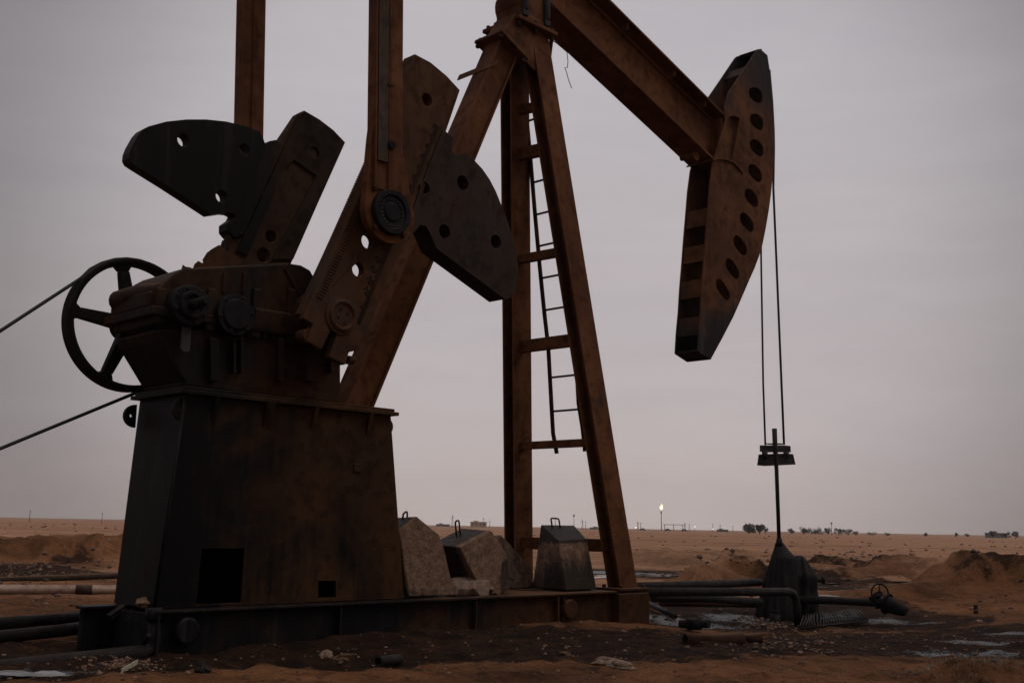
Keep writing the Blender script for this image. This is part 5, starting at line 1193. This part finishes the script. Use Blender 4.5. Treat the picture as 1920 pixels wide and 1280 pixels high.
for i, (px, l) in enumerate(((1205, 'dark parked vehicle on the horizon right of the near leg'), (1252, 'dark parked vehicle under the gantry'), (1283, 'dark small parked vehicle at the right end of the gantry'))):
    p = gfar(px, 800); VR = empty('parked_car', p); tag(VR, l, 'vehicle', 'vehicles parked far off'); mb = MB()
    mb.prism([(p.x-2.2, p.z+.35), (p.x+2.2, p.z+.35), (p.x+2.2, p.z+.95), (p.x+1.3, p.z+1.05), (p.x+.8, p.z+1.7), (p.x-1.2, p.z+1.7), (p.x-1.7, p.z+1.05), (p.x-2.2, p.z+.95)], p.y-.9, p.y+.9); mb.build('body', M['bark'], VR, loc=p, bevel=.08)
    for dx in (-1.3, 1.3): mb = MB(); mb.lathe((p.x+dx, 0, p.z+.35), [(.36, p.y-.95), (.36, p.y+.95)], 12); mb.build('wheel', M['rubber'], VR, loc=p)

# ------------------------------------------------------------------ sky, sun, air
wd = bpy.data.worlds.new('World'); scene.world = wd; wd.use_nodes = True; nt = wd.node_tree; bg = nt.nodes['Background']
sky = nd(nt, 'ShaderNodeTexSky', sky_type='NISHITA'); sky.sun_disc = False; sky.sun_elevation = R(55); sky.sun_rotation = R(100); sky.air_density = 1.; sky.dust_density = 3
tc = nd(nt, 'ShaderNodeTexCoord').outputs['Generated']; sx = nd(nt, 'ShaderNodeSeparateXYZ'); nt.links.new(tc, sx.inputs[0])
z_ = sx.outputs['Z']
c = mix(nt, ramp(nt, z_, -.01, .16), (.57, .483, .458), (.505, .445, .447))
c = mix(nt, ramp(nt, z_, .14, .42), c, (.50, .47, .492))
cl1 = noise(nt, mapped(nt, tc, (1.6, 1.6, 6.5)), 1.4, 5, .55, .3)
c = mix(nt, ramp(nt, cl1, .34, .66, .0, .34), c, (.42, .40, .425))
cl2 = noise(nt, mapped(nt, tc, (2.2, 2.2, 13)), 2.1, 6, .62, .6)
c = mix(nt, ramp(nt, cl2, .42, .66, .0, .16), c, (.60, .56, .57))
# broad bright patch ahead; darkening towards the frame edges is put into the sky
dn = nd(nt, 'ShaderNodeVectorMath', operation='DOT_PRODUCT'); nt.links.new(tc, dn.inputs[0]); dn.inputs[1].default_value = Vector((.03, .96, .235)).normalized()
k_ = ramp(nt, dn.outputs['Value'], .875, .975, .52, 1.02); k_ = mth(nt, 'MULTIPLY', k_, ramp(nt, z_, .45, .95, 1.0, 2.3))
kv = nd(nt, 'ShaderNodeCombineColor'); [nt.links.new(k_, kv.inputs[i]) for i in range(3)]
c = mix(nt, 1.0, c, kv.outputs[0], 'MULTIPLY')
c = mix(nt, 1.0, c, (10, 10, 10), 'MULTIPLY')
c = mix(nt, .03, c, sky.outputs[0])
nt.links.new(c, bg.inputs['Color']); bg.inputs['Strength'].default_value = .10
sl_ = bpy.data.lights.new('sun', 'SUN'); sl_.energy = .7; sl_.angle = R(35); sl_.color = (1, .93, .86); so = bpy.data.objects.new('sun', sl_); COL.objects.link(so)
el, az = R(55), R(100); dvec = Vector((math.sin(az)*math.cos(el), math.cos(az)*math.cos(el), math.sin(el))); so.rotation_euler = dvec.to_track_quat('Z', 'Y').to_euler(); so.location = (0, 0, 30)
HAZE = 1
if HAZE:
    hm_ = bpy.data.materials.new('pale_dust_air'); hm_.use_nodes = True; hn_ = hm_.node_tree; hn_.nodes.clear(); ou = hn_.nodes.new('ShaderNodeOutputMaterial'); pv = hn_.nodes.new('ShaderNodeVolumePrincipled')
    pv.inputs['Color'].default_value = (.98, .93, .91, 1); pv.inputs['Density'].default_value = .00022; pv.inputs['Anisotropy'].default_value = .7; hn_.links.new(pv.outputs[0], ou.inputs['Volume'])
    mb = MB(); mb.box(-1600, 1600, -60, 1500, -3, 60); hb = mb.build('haze', hm_); tag(hb, kind='stuff')
vs = scene.view_settings; vs.view_transform = 'Standard'; vs.look = 'None'; vs.exposure = 0; vs.gamma = 1; vs.use_curve_mapping = False
scene.cycles.max_bounces = 6; scene.cycles.diffuse_bounces = 3; scene.cycles.use_denoising = True
scene.cycles.volume_bounces = 0
